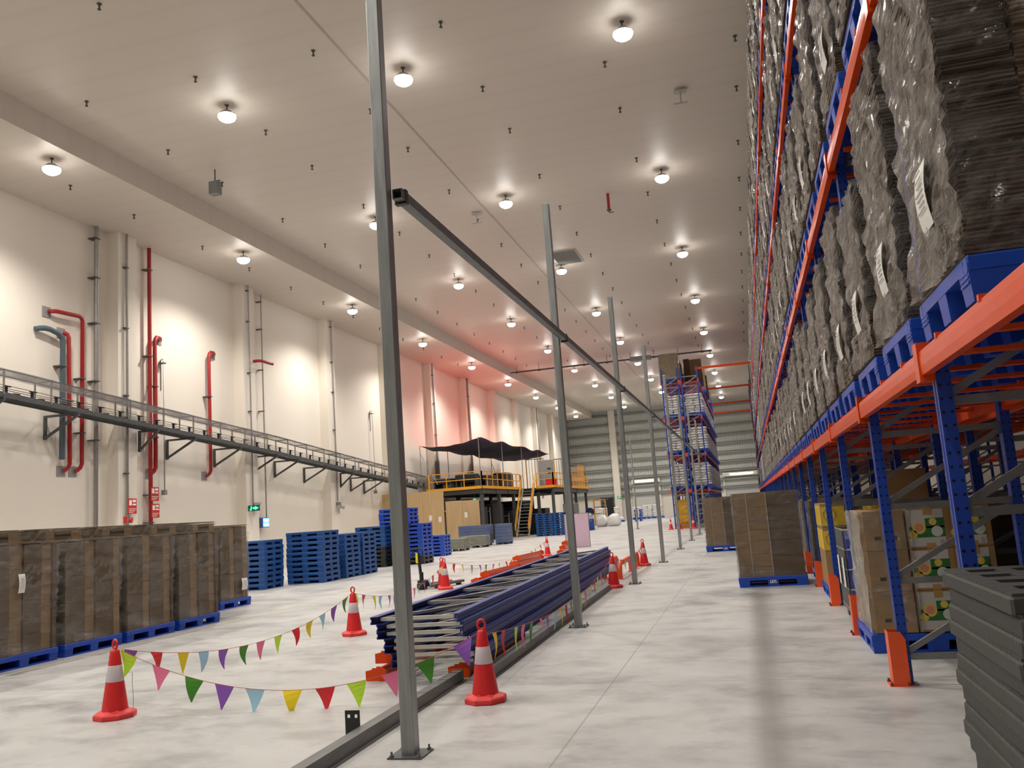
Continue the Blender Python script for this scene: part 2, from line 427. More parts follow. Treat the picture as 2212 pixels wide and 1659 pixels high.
# ---- far wall: masonry below, profiled siding above, girts, columns
f = MB()
f.bx(WX, 16, YF, YF + 0.3, 0, 3.12)
struct(f.build('wall_far', mat('white_masonry', (0.76, 0.72, 0.64), 0.7, var=0.04)))
sd = struct(MB().bx(WX, 16, YF + 0.05, YF + 0.3, 3.12, 14).build('trim_%d' % k, SIDING)); k += 1
for z in (3.12, 4.07, 5.13, 6.2, 7.27, 8.34, 9.41, 10.55, 11.74, 12.9):
    g = MB().bx(WX, 16, YF - 0.36, YF + 0.05, z - 0.02, z + 0.02).bx(WX, 16, YF - 0.36, YF - 0.33, z - 0.24, z + 0.02)
    struct(g.build('trim_%d' % k, GIRT)); k += 1
for x in (-15.68, -7.9, 8.0):
    struct(MB().cb(x, x + 0.8, YF - 0.75, YF, 0, 14, 0.02).build('trim_%d' % k, PLAIN)); k += 1
for i, (x0, x1) in enumerate(((-13.3, -10.3), (-2.5, 1.5))):
    d = struct(MB().bx(x0, x1, YF - 0.10, YF - 0.02, 0, 4.25).build('door_%d' % (i + 1), SHUT))
    MB().bx(x0 - 0.2, x1 + 0.2, YF - 0.42, YF - 0.03, 4.27, 4.72).build('shutter_housing', PLAIN, d)
    fr = MB().bx(x0 - 0.2, x0, YF - 0.2, YF, 0, 4.27).bx(x1, x1 + 0.2, YF - 0.2, YF, 0, 4.27)
    fr.build('door_frame', PLAIN, d)
    lt = thing('door_light', ['white strip light above the far left roller door', 'white strip light above the far right roller door'][i], 'light', ((x0 + x1) / 2, YF - 0.52, 4.52), 0, 'strip lights over the roller doors')
    MB().bx(-1.3, 1.3, -0.08, 0.1, 0.06, 0.16).build('housing', PLAIN, lt)
    MB().cyl((-1.28, -0.02, 0), (1.28, -0.02, 0), 0.06, n=10).build('tube', emis('strip_tube_glow', (1, 0.97, 0.92), 4.0), lt)
def window(n, x0, x1, z0, z1, nx, nz):
    wn = struct(MB().bx(x0, x1, YF - 0.06, YF - 0.03, z0, z1).build('window_%d' % n, mat('dark_window_glass', (0.03, 0.035, 0.04), 0.15)))
    b = MB()
    for i in range(nx + 1):
        x = x0 + (x1 - x0) * i / nx; b.bx(x - 0.04, x + 0.04, YF - 0.12, YF - 0.05, z0, z1)
    for i in range(nz + 1):
        z = z0 + (z1 - z0) * i / nz; b.bx(x0, x1, YF - 0.12, YF - 0.05, z - 0.04, z + 0.04)
    b.build('window_frame', mat('grey_window_frame', (0.22, 0.22, 0.2), 0.5), wn)
window(1, -17.5, -15.9, 1.5, 2.75, 2, 3)
window(2, -8.4, -7.9 - 0.05, 1.1, 2.9, 1, 3)
for i, x in enumerate((-14.1, 2.0)):
    tag(MB().cyl((0, 0, 0), (0, 0, 3.9), 0.11, n=12).lathe([(0.19, 0), (0.19, 0.03)], 12).build('bollard', mat('ochre_paint', (0.5, 0.33, 0.05), 0.5), None, (x, YF - 0.95, 0)),
        ['tall ochre guard post left of the far left roller door', 'tall ochre guard post beside the far right roller door'][i], 'post', 'ochre posts at the roller doors')

# ================================================================== CEILING FITTINGS
def lamp_proto():
    t = thing('high_bay_lamp', 'x', 'lamp')
    MB().cyl((0, 0, 0.16), (0, 0, 0.35), 0.018, n=8).lathe([(0.06, 0.335), (0.06, 0.35)], 12).build('stem', DSTEEL, t)
    MB().lathe([(0.05, 0.18), (0.12, 0.17), (0.20, 0.10), (0.23, 0.05), (0.235, 0.045)], 20).build('housing', mat('lamp_aluminium', (0.55, 0.55, 0.53), 0.4, 0.6), t)
    MB().lathe([(0.04, -0.13), (0.13, -0.115), (0.21, -0.06), (0.24, 0.0), (0.235, 0.045)], 20).build('lens', emis('lamp_lens_glow', (1.0, 0.96, 0.9), 42.0), t)
    return t
LP = lamp_proto(); used = [0]
def spot(x, y, z, wt, col):
    l = bpy.data.lights.new('lamp_light', 'SPOT'); l.energy = wt; l.color = col
    l.spot_size = R(146); l.spot_blend = 0.65; l.shadow_soft_size = 0.2
    lo = bpy.data.objects.new('lamp_light', l); COL.objects.link(lo); lo.location = (x, y, z - 0.16)
ROWS = [(-1.74, 'right row'), (-7.44, 'middle row'), (-12.62, 'left row'), (-17.98, 'lowered wall strip')]
for ri, (x, nm) in enumerate(ROWS):
    zl = 12.85 if ri < 3 else 12.10
    for i in range(-2, 9):
        y = 19.55 + 9.83 * i if ri < 3 else 19.1 + 9.66 * i
        z = zl - 0.0
        lb = 'round white ceiling lamp, %s from the camera in the %s' % (nth(max(i, 0) + 1), nm)
        if i < 0: lb = 'round white ceiling lamp above the view, %s from the back in the %s' % (nth(i + 3), nm)
        o = LP if not used[0] else dup(LP)
        used[0] = 1
        o.location = (x, y, z); o['label'] = lb; o['group'] = 'high bay ceiling lamps'
        hot = (ri == 3 and i in (3, 4))
        warm = (ri == 2 and i in (3, 4))
        c = LAMP_COL
        spot(x, y, z, LAMP_W * (1.45 if ri == 3 else 1.0), c)
for iy, y in enumerate((4, 24, 44, 64, 84)):          # lamps over the aisle beyond the racks
    o = dup(LP, (5.2, y, 12.85), 0, 'round white ceiling lamp behind the right rack, %s from the camera' % nth(iy + 1), 'high bay lamps behind the right rack')
    spot(5.2, y, 12.85, LAMP_W * 0.45, LAMP_COL)

def spr():
    b = MB()
    b.cyl((0, 0, -0.13), (0, 0, 0), 0.02, n=8).lathe([(0.055, -0.015), (0.055, 0.0)], 10).lathe([(0.015, -0.15), (0.042, -0.143), (0.042, -0.13)], 10)
    return b.mesh('sprinkler', DSTEEL)
SPM = spr(); n = 0
SY = [14.54, 17.95, 21.3, 24.1, 28.0, 31.4, 34.8, 38.2, 41.6, 44.9, 48.3, 51.7, 55.1, 58.5, 61.9, 65.3]
for j, x in enumerate([-15.8, -12.48, -9.15, -5.82, -2.44, 0.9]):
    for i, y in enumerate(SY):
        if x > 0 and y < 21: continue
        tag(ob('sprinkler', SPM, None, (x, y, ZC)), 'small dark ceiling sprinkler, %s along the %s ceiling line from the left' % (nth(i + 1), nth(j + 2)), 'sprinkler', 'ceiling sprinklers')
for i, y in enumerate([20.85, 23.7, 27.5, 30.7, 34.1, 37.2, 40.5, 43.9, 47.3, 50.7, 54.1, 57.5]):
    tag(ob('sprinkler', SPM, None, (-18.93, y, ZS)), 'small dark sprinkler, %s along the lowered strip by the left wall' % nth(i + 1), 'sprinkler', 'ceiling sprinklers')
# return air grille, two leaves
t = thing('ceiling_vent', 'grey double ceiling vent beside the second partition post', 'vent', (-6.95, 38.1, ZC))
MB().bx(-0.62, 0.62, -1.05, 1.05, -0.03, 0).build('frame', mat('vent_frame', (0.42, 0.41, 0.38), 0.5), t)
for y in (-0.51, 0.51):
    g = MB()
    for q in range(12): g.bar((-0.55, y - 0.45 + q * 0.082, -0.035), (0.55, y - 0.45 + q * 0.082, -0.035), 0.06, 0.012, 0, (0, 0.6, 1))
    g.build('louvre', mat('vent_louvre', (0.20, 0.20, 0.19), 0.5), t)
# hanging fittings
t = thing('ceiling_speaker', 'grey box speaker hanging from the ceiling near the dark beam', 'speaker', (-15.4, 23.1, 12.35))
MB().cb(-0.16, 0.16, -0.14, 0.14, 0, 0.42, 0.02).build('body', mat('speaker_grey', (0.20, 0.21, 0.2), 0.5, var=0.1), t)
MB().cyl((0, 0, 0.42), (0, 0, 0.85), 0.02, n=8).bar((-0.17, 0, 0.45), (0.17, 0, 0.45), 0.04, 0.03).build('hanger', DSTEEL, t)
t = thing('sprinkler_drop', 'short red drop pipe hanging from the ceiling', 'pipe', (-3.88, 30.9, ZC))
MB().cyl((0, 0, -0.62), (0, 0, 0), 0.055, n=10).build('pipe', RED, t)
MB().lathe([(0.09, -0.66), (0.09, -0.62)], 12).cyl((0.02, 0, -0.74), (0.18, 0, -0.74), 0.018, n=6).cyl((0, 0, -0.74), (0, 0, -0.66), 0.025, n=8).build('nozzle', DSTEEL, t)
for (x, y, s) in ((-0.66, 23.6, 1), (-8.95, 30.6, 2)):
    t = thing('ceiling_antenna', ['pale T-shaped fitting under the ceiling near the right rack', 'pale T-shaped fitting under the ceiling left of the thin red drop pipe'][s - 1], 'fitting', (x, y, ZC), 0, 'pale ceiling fittings')
    MB().cyl((0, 0, -0.42), (0, 0, 0), 0.02, n=8).build('rod', mat('fitting_grey', (0.42, 0.4, 0.36), 0.5), t)
    MB().bx(-0.2, 0.2, -0.03, 0.03, -0.45, -0.42).bx(-0.18, 0.18, -0.1, 0.1, -0.10, -0.08).build('plate', mat('fitting_grey', (0.42, 0.4, 0.36), 0.5), t)
t = thing('cable_tray', 'long dark tray slung under the ceiling across the hall', 'cable tray', (0, 65.2, 12.62))
MB().bx(-17.1, -1.5, -0.11, 0.11, 0, 0.015).bx(-17.1, -1.5, -0.11, -0.095, 0, 0.09).bx(-17.1, -1.5, 0.095, 0.11, 0, 0.09).build('tray', DSTEEL, t)
h = MB()
for q in range(9): h.cyl((-16.6 + q * 1.8, 0, 0.02), (-16.6 + q * 1.8, 0, ZC - 12.62), 0.018, n=6).bx(-16.7 + q * 1.8, -16.5 + q * 1.8, -0.15, 0.15, -0.04, 0)
h.build('hanger_rods', DSTEEL, t)
MB().cb(-7.6, -6.0, -0.22, 0.22, -0.12, 0.2, 0.02).build('junction_box', mat('box_grey', (0.25, 0.25, 0.24), 0.5), t)

# ================================================================== LEFT WALL PIPES
def pipe(name, label, pts, r, mt, clips=(), group=None, flange=True, cat='pipe'):
    """pts are world points; corners are rounded; clips are heights of wall clips"""
    base = Vector(pts[-1]); P = [Vector(p) - base for p in pts]
    q = [P[0]]
    for i in range(1, len(P) - 1):
        a = (P[i - 1] - P[i]).normalized(); b = (P[i + 1] - P[i]).normalized(); e = min(r * 2.2, 0.2)
        q += [P[i] + a * e, P[i] + (a + b) * e * 0.32, P[i] + b * e]
    q.append(P[-1])
    t = thing(name, label, cat, base, 0, group)
    MB().tube(q, r, 10).build('tube', mt, t)
    xw = WX if base.x < -20.6 else -20.52
    if clips:
        for z in clips:
            best = min(range(len(P) - 1), key=lambda i: 0 if (min(P[i].z, P[i + 1].z) <= z - base.z <= max(P[i].z, P[i + 1].z)) else 1)
            y = P[best + 1].y if abs(P[best].z - P[best + 1].z) > 0.5 else P[best].y
            c = MB().bx(xw - base.x, P[min(best + 1, len(P) - 1)].x + r * 1.2, y - r - 0.09, y + r * 1.1, z - base.z - 0.018, z - base.z + 0.018)
            c.build('clip', DSTEEL, t)
    return t
X = -20.78
XP = -20.44
SILV = mat('conduit_steel', (0.36, 0.35, 0.33), 0.38, 0.7, var=0.2)
pipe('drain_pipe', 'thick blue-grey hooked pipe at the left edge of the wall', [(X - 0.12, 21.6, 8.35), (X, 21.9, 8.45), (X, 22.62, 8.3), (X, 22.62, 4.3)], 0.085, mat('blue_grey_pipe', (0.075, 0.105, 0.125), 0.45, var=0.15), (7.3,))
def flanged(t, y, z, x=WX):
    MB().bx(x - t.location.x, x - t.location.x + 0.03, y - t.location.y - 0.17, y - t.location.y + 0.17, z - t.location.z - 0.17, z - t.location.z + 0.17).build('wall_plate', mat('plate_grey', (0.30, 0.29, 0.29), 0.5), t)
for (lab, pts, clips) in (
    ('red vertical pipe between the thick grey hooked pipe and the red bent pipe', [(WX + 0.09, 22.75, 8.44), (X, 22.87, 8.44), (X, 22.95, 4.02), (WX + 0.09, 22.8, 3.95)], (6.2,)),
    ('red pipe that bends sideways at the top, right of two short pipes', [(WX + 0.09, 22.14, 9.02), (X, 22.2, 9.05), (X, 23.47, 9.1), (X, 23.47, 4.04), (WX + 0.09, 23.3, 3.95)], (7.0, 5.2)),
    ('tall red pipe running from ceiling to floor past the second pilaster', [(X, 26.84, ZS), (X, 26.84, 0.1)], (11.6, 8.3, 5.6, 3.2, 2.2)),
    ('short red pipe directly right of the tall red pipe', [(WX + 0.09, 27.6, 9.06), (X, 27.5, 9.1), (X, 27.12, 9.08), (X, 27.12, 4.03), (WX + 0.09, 27.0, 3.97)], (7.2, 5.3)),
    ('short red pipe standing alone on the bright wall panel', [(WX + 0.09, 31.05, 9.05), (X, 30.9, 9.1), (X, 30.5, 9.06), (X, 30.5, 4.04), (WX + 0.09, 30.35, 3.97)], (7.2,)),
    ('small red pipe stub sticking out beside the third pilaster', [(-20.54, 33.45, 9.1), (-20.2, 33.45, 9.1), (-20.2, 34.5, 9.1)], ())):
    t = pipe('red_pipe', lab, pts, 0.068 if 'tall' not in lab else 0.075, RED, clips, 'red pipes on the left wall')
    if pts[0][0] < -20.9 and len(pts) > 3:
        flanged(t, pts[0][1], pts[0][2]); flanged(t, pts[-1][1], pts[-1][2])
for (lab, pts, r, clips) in (
    ('thick silver conduit left of the second pilaster', [(X, 24.1, ZS), (X, 24.1, 0.1)], 0.075, (12.0, 10.6, 9.0, 7.0, 5.0)),
    ('silver conduit down the face of the second pilaster', [(XP, 25.2, ZS), (XP, 25.2, 0.3)], 0.045, (11.2, 9.0, 6.6, 3.9)),
    ('thin silver conduit down the third pilaster to the green sign', [(XP, 33.0, ZS), (XP, 33.0, 2.75)], 0.03, (12.2, 10.8, 8.5, 6.8)),
    ('thin silver conduit right of the third pilaster to the blue lit box', [(X, 34.6, ZS), (X, 34.6, 2.1)], 0.03, (12.1, 10.8, 8.9, 7.0)),
    ('thin silver conduit down the fourth pilaster', [(XP, 40.95, ZS), (XP, 40.95, 2.9)], 0.035, (12.1, 10.2, 8.6, 6.6)),
    ('thin conduit down the sixth pilaster behind the near post', [(XP, 56.3, ZS), (XP, 56.3, 4.0)], 0.05, (11.6, 9.6, 7.4)),
    ('dark conduit down the seventh pilaster above the canopy', [(XP, 64.2, ZS), (XP, 64.2, 3.0)], 0.07, (11.0,)),
    ('dark conduit near the far end of the left wall', [(XP, 87.5, ZS), (XP, 87.5, 3.0)], 0.10, ())):
    pipe('conduit', lab, pts, r, SILV, clips, 'silver conduits on the left wall', cat='conduit')
for (lab, y, z0, z1) in (('thin silver conduit loop beside the short red pipe', 27.62, 3.36, 8.35), ('thin silver conduit loop left of the near post', 46.5, 3.5, 8.2)):
    t = thing('conduit_loop', lab, 'conduit', (X, y, z0), 0, 'silver conduits on the left wall')
    MB().tube([(-0.2, 0.1, z1 - z0 - 1.2), (-0.2, 0.1, z1 - z0 - 0.05), (-0.1, 0.05, z1 - z0), (0, 0, z1 - z0 - 0.05), (0, 0, 0)], 0.022, 8).build('tube', SILV, t)
    MB().cb(-0.1, 0.06, -0.08, 0.08, -0.16, 0.02, 0.01).build('switch_box', mat('box_grey', (0.25, 0.25, 0.24), 0.5), t)
    MB().bx(-0.21, 0.03, -0.03, 0.12, z1 - z0 - 0.2, z1 - z0 - 0.16).build('clip', DSTEEL, t)
# signs on the wall
def sign(name, label, y, z, w, h, m0, marks, x=-20.66, cat='sign', group=None):
    if x < -20.6: x = -20.71
    t = thing(name, label, cat, (x, y, z), 0, group)
    MB().bx(0, 0.025, -w / 2, w / 2, -h / 2, h / 2).build('panel', m0, t)
    b = MB()
    for (y0, y1, z0, z1) in marks: b.bx(0.025, 0.029, y0 * w, y1 * w, z0 * h, z1 * h)
    b.build('marking', PAPER, t)
    return t
SRED = mat('sign_red', (0.55, 0.03, 0.02), 0.5)
HY = [(-0.4, -0.1, 0.05, 0.4), (0.0, 0.4, 0.25, 0.42), (0.0, 0.4, 0.05, 0.16), (-0.42, 0.42, -0.2, -0.16), (-0.42, 0.3, -0.32, -0.28), (-0.42, 0.1, -0.42, -0.39)]
sign('fire_sign', 'red fire sign on the second pilaster above a call point', 25.35, 2.78, 0.42, 0.52, SRED, HY, XP + 0.06, group='red fire signs on the left wall')
sign('fire_sign', 'upper red fire sign on the tall red pipe', 26.95, 3.22, 0.42, 0.5, SRED, HY, group='red fire signs on the left wall')
sign('fire_sign', 'lower red fire sign on the tall red pipe', 26.98, 2.62, 0.42, 0.5, SRED, HY, group='red fire signs on the left wall')
sign('fire_sign', 'red fire hydrant plate just showing above the cartons', 27.04, 1.72, 0.5, 0.34, SRED, HY[:3], group='red fire signs on the left wall')
t = thing('call_point', 'red fire alarm call point under the sign on the second pilaster', 'alarm', (XP - 0.1, 25.2, 2.34))
MB().cb(0, 0.12, -0.11, 0.11, -0.12, 0.1, 0.015).build('body', SRED, t)
MB().cyl((0.05, 0.05, -0.02), (0.2, 0.12, -0.04), 0.07, 0.1, 12).build('horn', SRED, t)
def exit_sign(label, loc, facing, sc=1.0):
    t = thing('exit_sign', label, 'sign', loc, facing, 'green exit signs'); t.scale = (sc, sc, sc)
    MB().cb(-0.24, 0.24, -0.03, 0.03, -0.12, 0.12, 0.01).build('panel', emis('exit_dark_green', (0.0, 0.06, 0.03), 0.3), t)
    b = MB().prism([(0.05, -0.08), (0.2, 0.0), (0.05, 0.08), (0.05, 0.035), (-0.04, 0.035), (-0.04, -0.035), (0.05, -0.035)], 'y', -0.036, -0.03)
    b.bx(-0.13, -0.08, -0.036, -0.03, -0.02, 0.05).bx(-0.16, -0.1, -0.036, -0.03, -0.09, -0.03).bx(-0.12, -0.09, -0.036, -0.03, 0.06, 0.09)
    b.build('pictogram', emis('exit_green', (0.05, 1.0, 0.35), 2.5), t)
    return t
exit_sign('green lit exit arrow sign on the third pilaster', (-20.25, 32.75, 2.62), R(20))
exit_sign('green lit exit sign on the white column of the far wall', (-15.1, YF - 0.8, 2.72), 0)
t = thing('emergency_light', 'twin head emergency light above the green sign on the third pilaster', 'light', (-20.4, 33.15, 2.82))
MB().cb(-0.1, 0.1, -0.18, 0.18, -0.3, -0.18, 0.01).build('battery_box', mat('pale_grey_plastic', (0.4, 0.39, 0.36), 0.5), t)
for s in (-1, 1): MB().cyl((0.0, s * 0.12, 0.0), (0.12, s * 0.16, -0.03), 0.06, 0.085, 10).build('head', mat('pale_grey_plastic', (0.4, 0.39, 0.36), 0.5), t)
t = thing('emergency_light', 'twin head emergency light on the fourth pilaster', 'light', (-20.42, 41.0, 2.75))
MB().cb(-0.1, 0.1, -0.1, 0.1, -0.1, 0.1, 0.01).cyl((0, 0, -0.1), (0, 0, -0.5), 0.025, n=8).build('battery_box', mat('box_grey', (0.25, 0.25, 0.24), 0.5), t)
for s in (-1, 1): MB().cyl((0.0, s * 0.1, -0.1), (0.16, s * 0.3, -0.2), 0.06, 0.09, 10).build('head', mat('pale_grey_plastic', (0.4, 0.39, 0.36), 0.5), t)
t = thing('lit_sign_box', 'blue glowing sign box on the wall right of the third pilaster', 'sign', (-20.72, 34.35, 2.0))
MB().cb(-0.2, 0.06, -0.27, 0.27, -0.22, 0.22, 0.015).build('box', mat('sign_box_blue', (0.05, 0.12, 0.35), 0.4), t)
MB().bx(0.06, 0.07, -0.24, 0.24, -0.19, 0.19).build('face', emis('sign_face_blue', (0.18, 0.42, 1.0), 1.6), t)
b = MB()
for z in (0.1, -0.1): b.prism([(-0.2, z - 0.03), (0.0, z - 0.055), (0.2, z - 0.03), (0.2, z + 0.03), (-0.2, z + 0.03)], 'x', 0.07, 0.076)
b.build('marking', emis('sign_mark_white', (0.8, 0.92, 1.0), 2.5), t)

# ================================================================== CONVEYOR ALONG THE LEFT WALL
def cz(y): return 5.90 - 0.0625 * (y - 19.27) if y < 34.0 else 4.98 - 0.0745 * (y - 34.0)
t = thing('wall_conveyor', 'long grey slat conveyor bracketed along the left wall', 'conveyor', (-20.03, 8, 0))
Y0, Y1, YB = 8.0, 51.9, 34.0
def run(b, dx, dz, wd, h, ya=Y0, yb=Y1):
    ys = [ya] + ([YB] if ya < YB < yb else []) + [yb]
    for p, q in zip(ys[:-1], ys[1:]): b.bar((dx, p - 8, cz(p) + dz), (dx, q - 8, cz(q) + dz), wd, h)
    return b
b = MB(); run(b, 0.28, 0.0, 0.05, 0.14); run(b, -0.28, 0.0, 0.05, 0.14)
b.build('side_frame', DSTEEL, t)
b = MB(); run(b, 0.0, 0.07, 0.42, 0.02); b.build('belt', GALVD, t)
for dz in (0.20, 0.28):
    b = MB(); run(b, 0.24, dz, 0.018, 0.018); run(b, -0.24, dz, 0.018, 0.018); b.build('guide_rail', SILV, t)
y = Y0 + 0.4; q = 0
CLM = None
while y < Y1:
    for s in (-1, 1):
        b = MB(); b.bx(s * 0.26 - 0.03, s * 0.26 + 0.03, y - 8 - 0.03, y - 8 + 0.03, cz(y) + 0.07, cz(y) + 0.24).bar((s * 0.30, y - 8 - 0.12, cz(y) + 0.245), (s * 0.30, y - 8 + 0.12, cz(y) + 0.245), 0.06, 0.03)
        b.build('rail_clamp', BLK, t)
    y += 0.92
for i in range(26):                    # hoop frames carrying the cover
    y = 9.0 + 1.72 * i
    MB().bar((0.3, y - 8, cz(y)), (0.3, y - 8, cz(y) + 0.72), 0.04, 0.04).bar((-0.3, y - 8, cz(y)), (-0.3, y - 8, cz(y) + 0.72), 0.04, 0.04).bar((-0.32, y - 8, cz(y) + 0.7), (0.32, y - 8, cz(y) + 0.7), 0.04, 0.04).build('cover_frame', SILV, t)
b = MB(); run(b, 0.3, 0.70, 0.035, 0.03); run(b, -0.3, 0.70, 0.035, 0.03); b.build('top_rail', DSTEEL, t)
b = MB(); run(b, 0.0, 0.73, 0.66, 0.012); cv = b.build('cover_sheet', CLEAR, t); cv['label'] = 'see-through cover sheet'
b = MB(); run(b, 0.335, 0.57, 0.008, 0.26, Y0, 33.0); sv = b.build('side_sheet', CLEAR, t); sv['label'] = 'see-through side sheet'
for i, y in enumerate((16.5, 19.3, 22.1, 25.85, 28.0, 31.0, 33.85, 35.7, 38.45, 41.4, 43.6, 45.3, 48.3)):
    z = cz(y) - 0.10; pil = any(abs(y - (24.85 + 7.77 * j) - 0.45) < 0.7 for j in range(8))
    xw = (-20.5 if pil else -20.98) + 20.03
    MB().bar((xw + 0.04, y - 8, z + 0.03), (xw + 0.04, y - 8, z - 0.72), 0.08, 0.08).bar((xw, y - 8, z), (0.36, y - 8, z), 0.07, 0.07).bar((xw + 0.06, y - 8, z - 0.66), (0.34, y - 8, z - 0.04), 0.07, 0.07).build('wall_bracket', DSTEEL, t)

# ================================================================== PALLETS
def pallet_mesh(name, mt, lx, ly, h, runners, slots=True):
    b = MB(); d = 0.035
    # deck: border and slats with gaps
    x, y = lx / 2, ly / 2
    b.cb(-x, x, -y, -y + 0.07, h - d - 0.03, h, 0.008); b.cb(-x, x, y - 0.07, y, h - d - 0.03, h, 0.008)
    b.cb(-x, -x + 0.07, -y + 0.07, y - 0.07, h - d - 0.03, h, 0.006); b.cb(x - 0.07, x, -y + 0.07, y - 0.07, h - d - 0.03, h, 0.006)
    ns = 8; w = (ly - 0.14) / ns
    for i in range(ns): b.bx(-x + 0.07, x - 0.07, -y + 0.07 + i * w + 0.014, -y + 0.07 + (i + 1) * w - 0.004, h - d, h - 0.004)
    for i in (-1, 0, 1): b.bx(i * x * 0.45 - 0.03, i * x * 0.45 + 0.03, -y + 0.07, y - 0.07, h - d - 0.02, h - 0.006)
    # nine legs
    lw, ww = 0.20, 0.17
    for i in (-1, 0, 1):
        for j in (-1, 0, 1):
            cx = i * (x - lw / 2); cy = j * (y - ww / 2); t = 0.012
            b.add([(cx - lw / 2 + t, cy - ww / 2 + t, 0), (cx + lw / 2 - t, cy - ww / 2 + t, 0), (cx + lw / 2 - t, cy + ww / 2 - t, 0), (cx - lw / 2 + t, cy + ww / 2 - t, 0),
                   (cx - lw / 2, cy - ww / 2, h - d), (cx + lw / 2, cy - ww / 2, h - d), (cx + lw / 2, cy + ww / 2, h - d), (cx - lw / 2, cy + ww / 2, h - d)],
                  [(3, 2, 1, 0), (4, 5, 6, 7), (0, 1, 5, 4), (1, 2, 6, 5), (2, 3, 7, 6), (3, 0, 4, 7)])
            if i and j and h > 0.17:
                for q in range(3):
                    b.bx(cx + i * lw / 2 - 0.004 * (1 + i), cx + i * lw / 2 + 0.004 * (1 - i) + 0.004 * i, cy - 0.07, cy + 0.07, h - 0.075 - q * 0.022, h - 0.065 - q * 0.022)
    if runners:
        for j in (-1, 0, 1): b.bx(-x + 0.012, x - 0.012, j * (y - ww / 2) - ww / 2 + 0.012, j * (y - ww / 2) + ww / 2 - 0.012, 0, 0.022)
        for i in (-1, 1): b.bx(i * (x - lw / 2) - lw / 2 + 0.014, i * (x - lw / 2) + lw / 2 - 0.014, -y + 0.014, y - 0.014, 0, 0.022)
    return b.mesh(name, mt)
LEGP = pallet_mesh('pallet', PBLUE, 1.2, 1.05, 0.20, False)
FLRP = pallet_mesh('pallet', PBLUE, 1.2, 1.2, 0.18, True)
STKP = pallet_mesh('pallet', PDULL, 1.2, 1.1, 0.15, True)
STKB = pallet_mesh('pallet', PBLUE, 1.2, 1.1, 0.15, True)
BLKP = pallet_mesh('pallet', PBLACK, 1.2, 1.1, 0.15, True)
GRYP = pallet_mesh('pallet', PGREY, 1.2, 1.2, 0.15, True)
def pallet(me, loc, label, group, rz=0.0):
    return tag(ob('pallet', me, None, loc, rz), label, 'pallet', group)

# ================================================================== PALLET RACKS
ORG2 = ORANGE
UPT = 9.95
LV = [2.20, 4.42, 6.70, 9.0]; BH = 0.135
def upright_mesh(top, mt):
    b = MB()
    P = [(-0.05, -0.038), (-0.018, -0.038), (-0.010, -0.028), (0.010, -0.028), (0.018, -0.038), (0.05, -0.038), (0.05, 0.038), (-0.05, 0.038)]
    P = [(v, u) for u, v in P]           # groove faces -x (aisle)
    b.prism(P, 'z', 0.008, top)
    return b.mesh('upright', mt)
UPM = upright_mesh(UPT, RBLUE)
def brace_mesh(dep, top):
    b = MB(); z = 0.22; k = 0
    while z + 0.61 < top:
        b.bar((0.03, 0, z), (dep - 0.03, 0, z), 0.035, 0.05)
        b.bar((0.03, 0.012, z + 0.04), (dep - 0.03, 0.012, z + 0.61 - 0.03), 0.032, 0.045)
        z += 0.61; k += 1
    b.bar((0.03, 0, z), (dep - 0.03, 0, z), 0.035, 0.05)
    for x in (0, dep): b.bx(x - 0.075, x + 0.075, -0.07, 0.07, 0, 0.008)
    return b.mesh('upright_frame', BRACE)
BRM = brace_mesh(1.0, 9.8)
def beam_mesh(L):
    b = MB()
    P = [(0, 0), (0.05, 0), (0.05, BH - 0.03), (0.028, BH - 0.03), (0.028, BH), (0.004, BH), (0, BH - 0.004), (-0.004, BH * 0.7), (-0.004, BH * 0.35)]
    b.prism([(u, v) for u, v in P], 'y', 0.055, L - 0.055)
    for y in (0.0, L): b.bx(-0.012, 0.068, y - 0.052, y + 0.052, -0.035, BH + 0.05)
    for y in (0.5, 1.35, 2.2): b.bx(-0.006, 0.05, y - 0.015, y + 0.015, BH - 0.01, BH + 0.02)
    return b.mesh('beam', ORANGE)
PITCH = 2.72
BEM = beam_mesh(PITCH)
def bar_mesh(dep):
    b = MB()
    b.bx(0.0, dep, -0.03, 0.03, 0.05, 0.075)
    return b.mesh('support_bar', ORANGE)
def bars(b, i, z):
    for y in (0.3, 0.95, 1.7, 2.35): b.bx(0, 1.0, i * PITCH + y - 0.03, i * PITCH + y + 0.03, z + 0.05, z + 0.075)
SBM = bar_mesh(1.0)
def rack(label, x0, y0, nb, up=UPM, br=BRM, limit=100, skip0=False, levels=LV, group=None):
    """uprights at x0 (aisle side) and x0+1; frames every PITCH from y0"""
    t = thing('pallet_rack', label, 'rack', (x0, y0, 0), 0, group)
    for i in range(nb + 1):
        f = ob('upright_frame', br, t, (0, i * PITCH, 0))
        for x in (0, 1.0): ob('upright', up, f, (x, 0, 0), math.pi if x else 0.0)
    cells = sorted([(i + (0.3 * li), i, li) for i in range(nb) for li in range(len(levels))])
    rest = MB(); restS = MB()
    for n, (_, i, li) in enumerate(cells):
        z = levels[li]
        if n * 2 < limit:
            ob('beam', BEM, t, (-0.105, i * PITCH, z)); ob('beam', BEM, t, (1.055, (i + 1) * PITCH, z), math.pi)
            if n < 24:
                for yb in (0.3, 0.95, 1.7, 2.35): ob('support_bar', SBM, t, (0, i * PITCH + yb, z))
            else: bars(rest, i, z)
        else:
            for x in (-0.105, 1.005): rest.bx(x, x + 0.05, i * PITCH + 0.055, (i + 1) * PITCH - 0.055, z, z + BH).bx(x - 0.01, x + 0.02, i * PITCH - 0.05, i * PITCH + 0.05, z - 0.03, z + BH + 0.04)
            bars(rest, i, z)
    if rest.v: rest.build('far_beams', ORANGE, t)['kind'] = 'stuff'
    return t
RX0 = 1.10; RY0 = 5.20 - PITCH; NB = 29
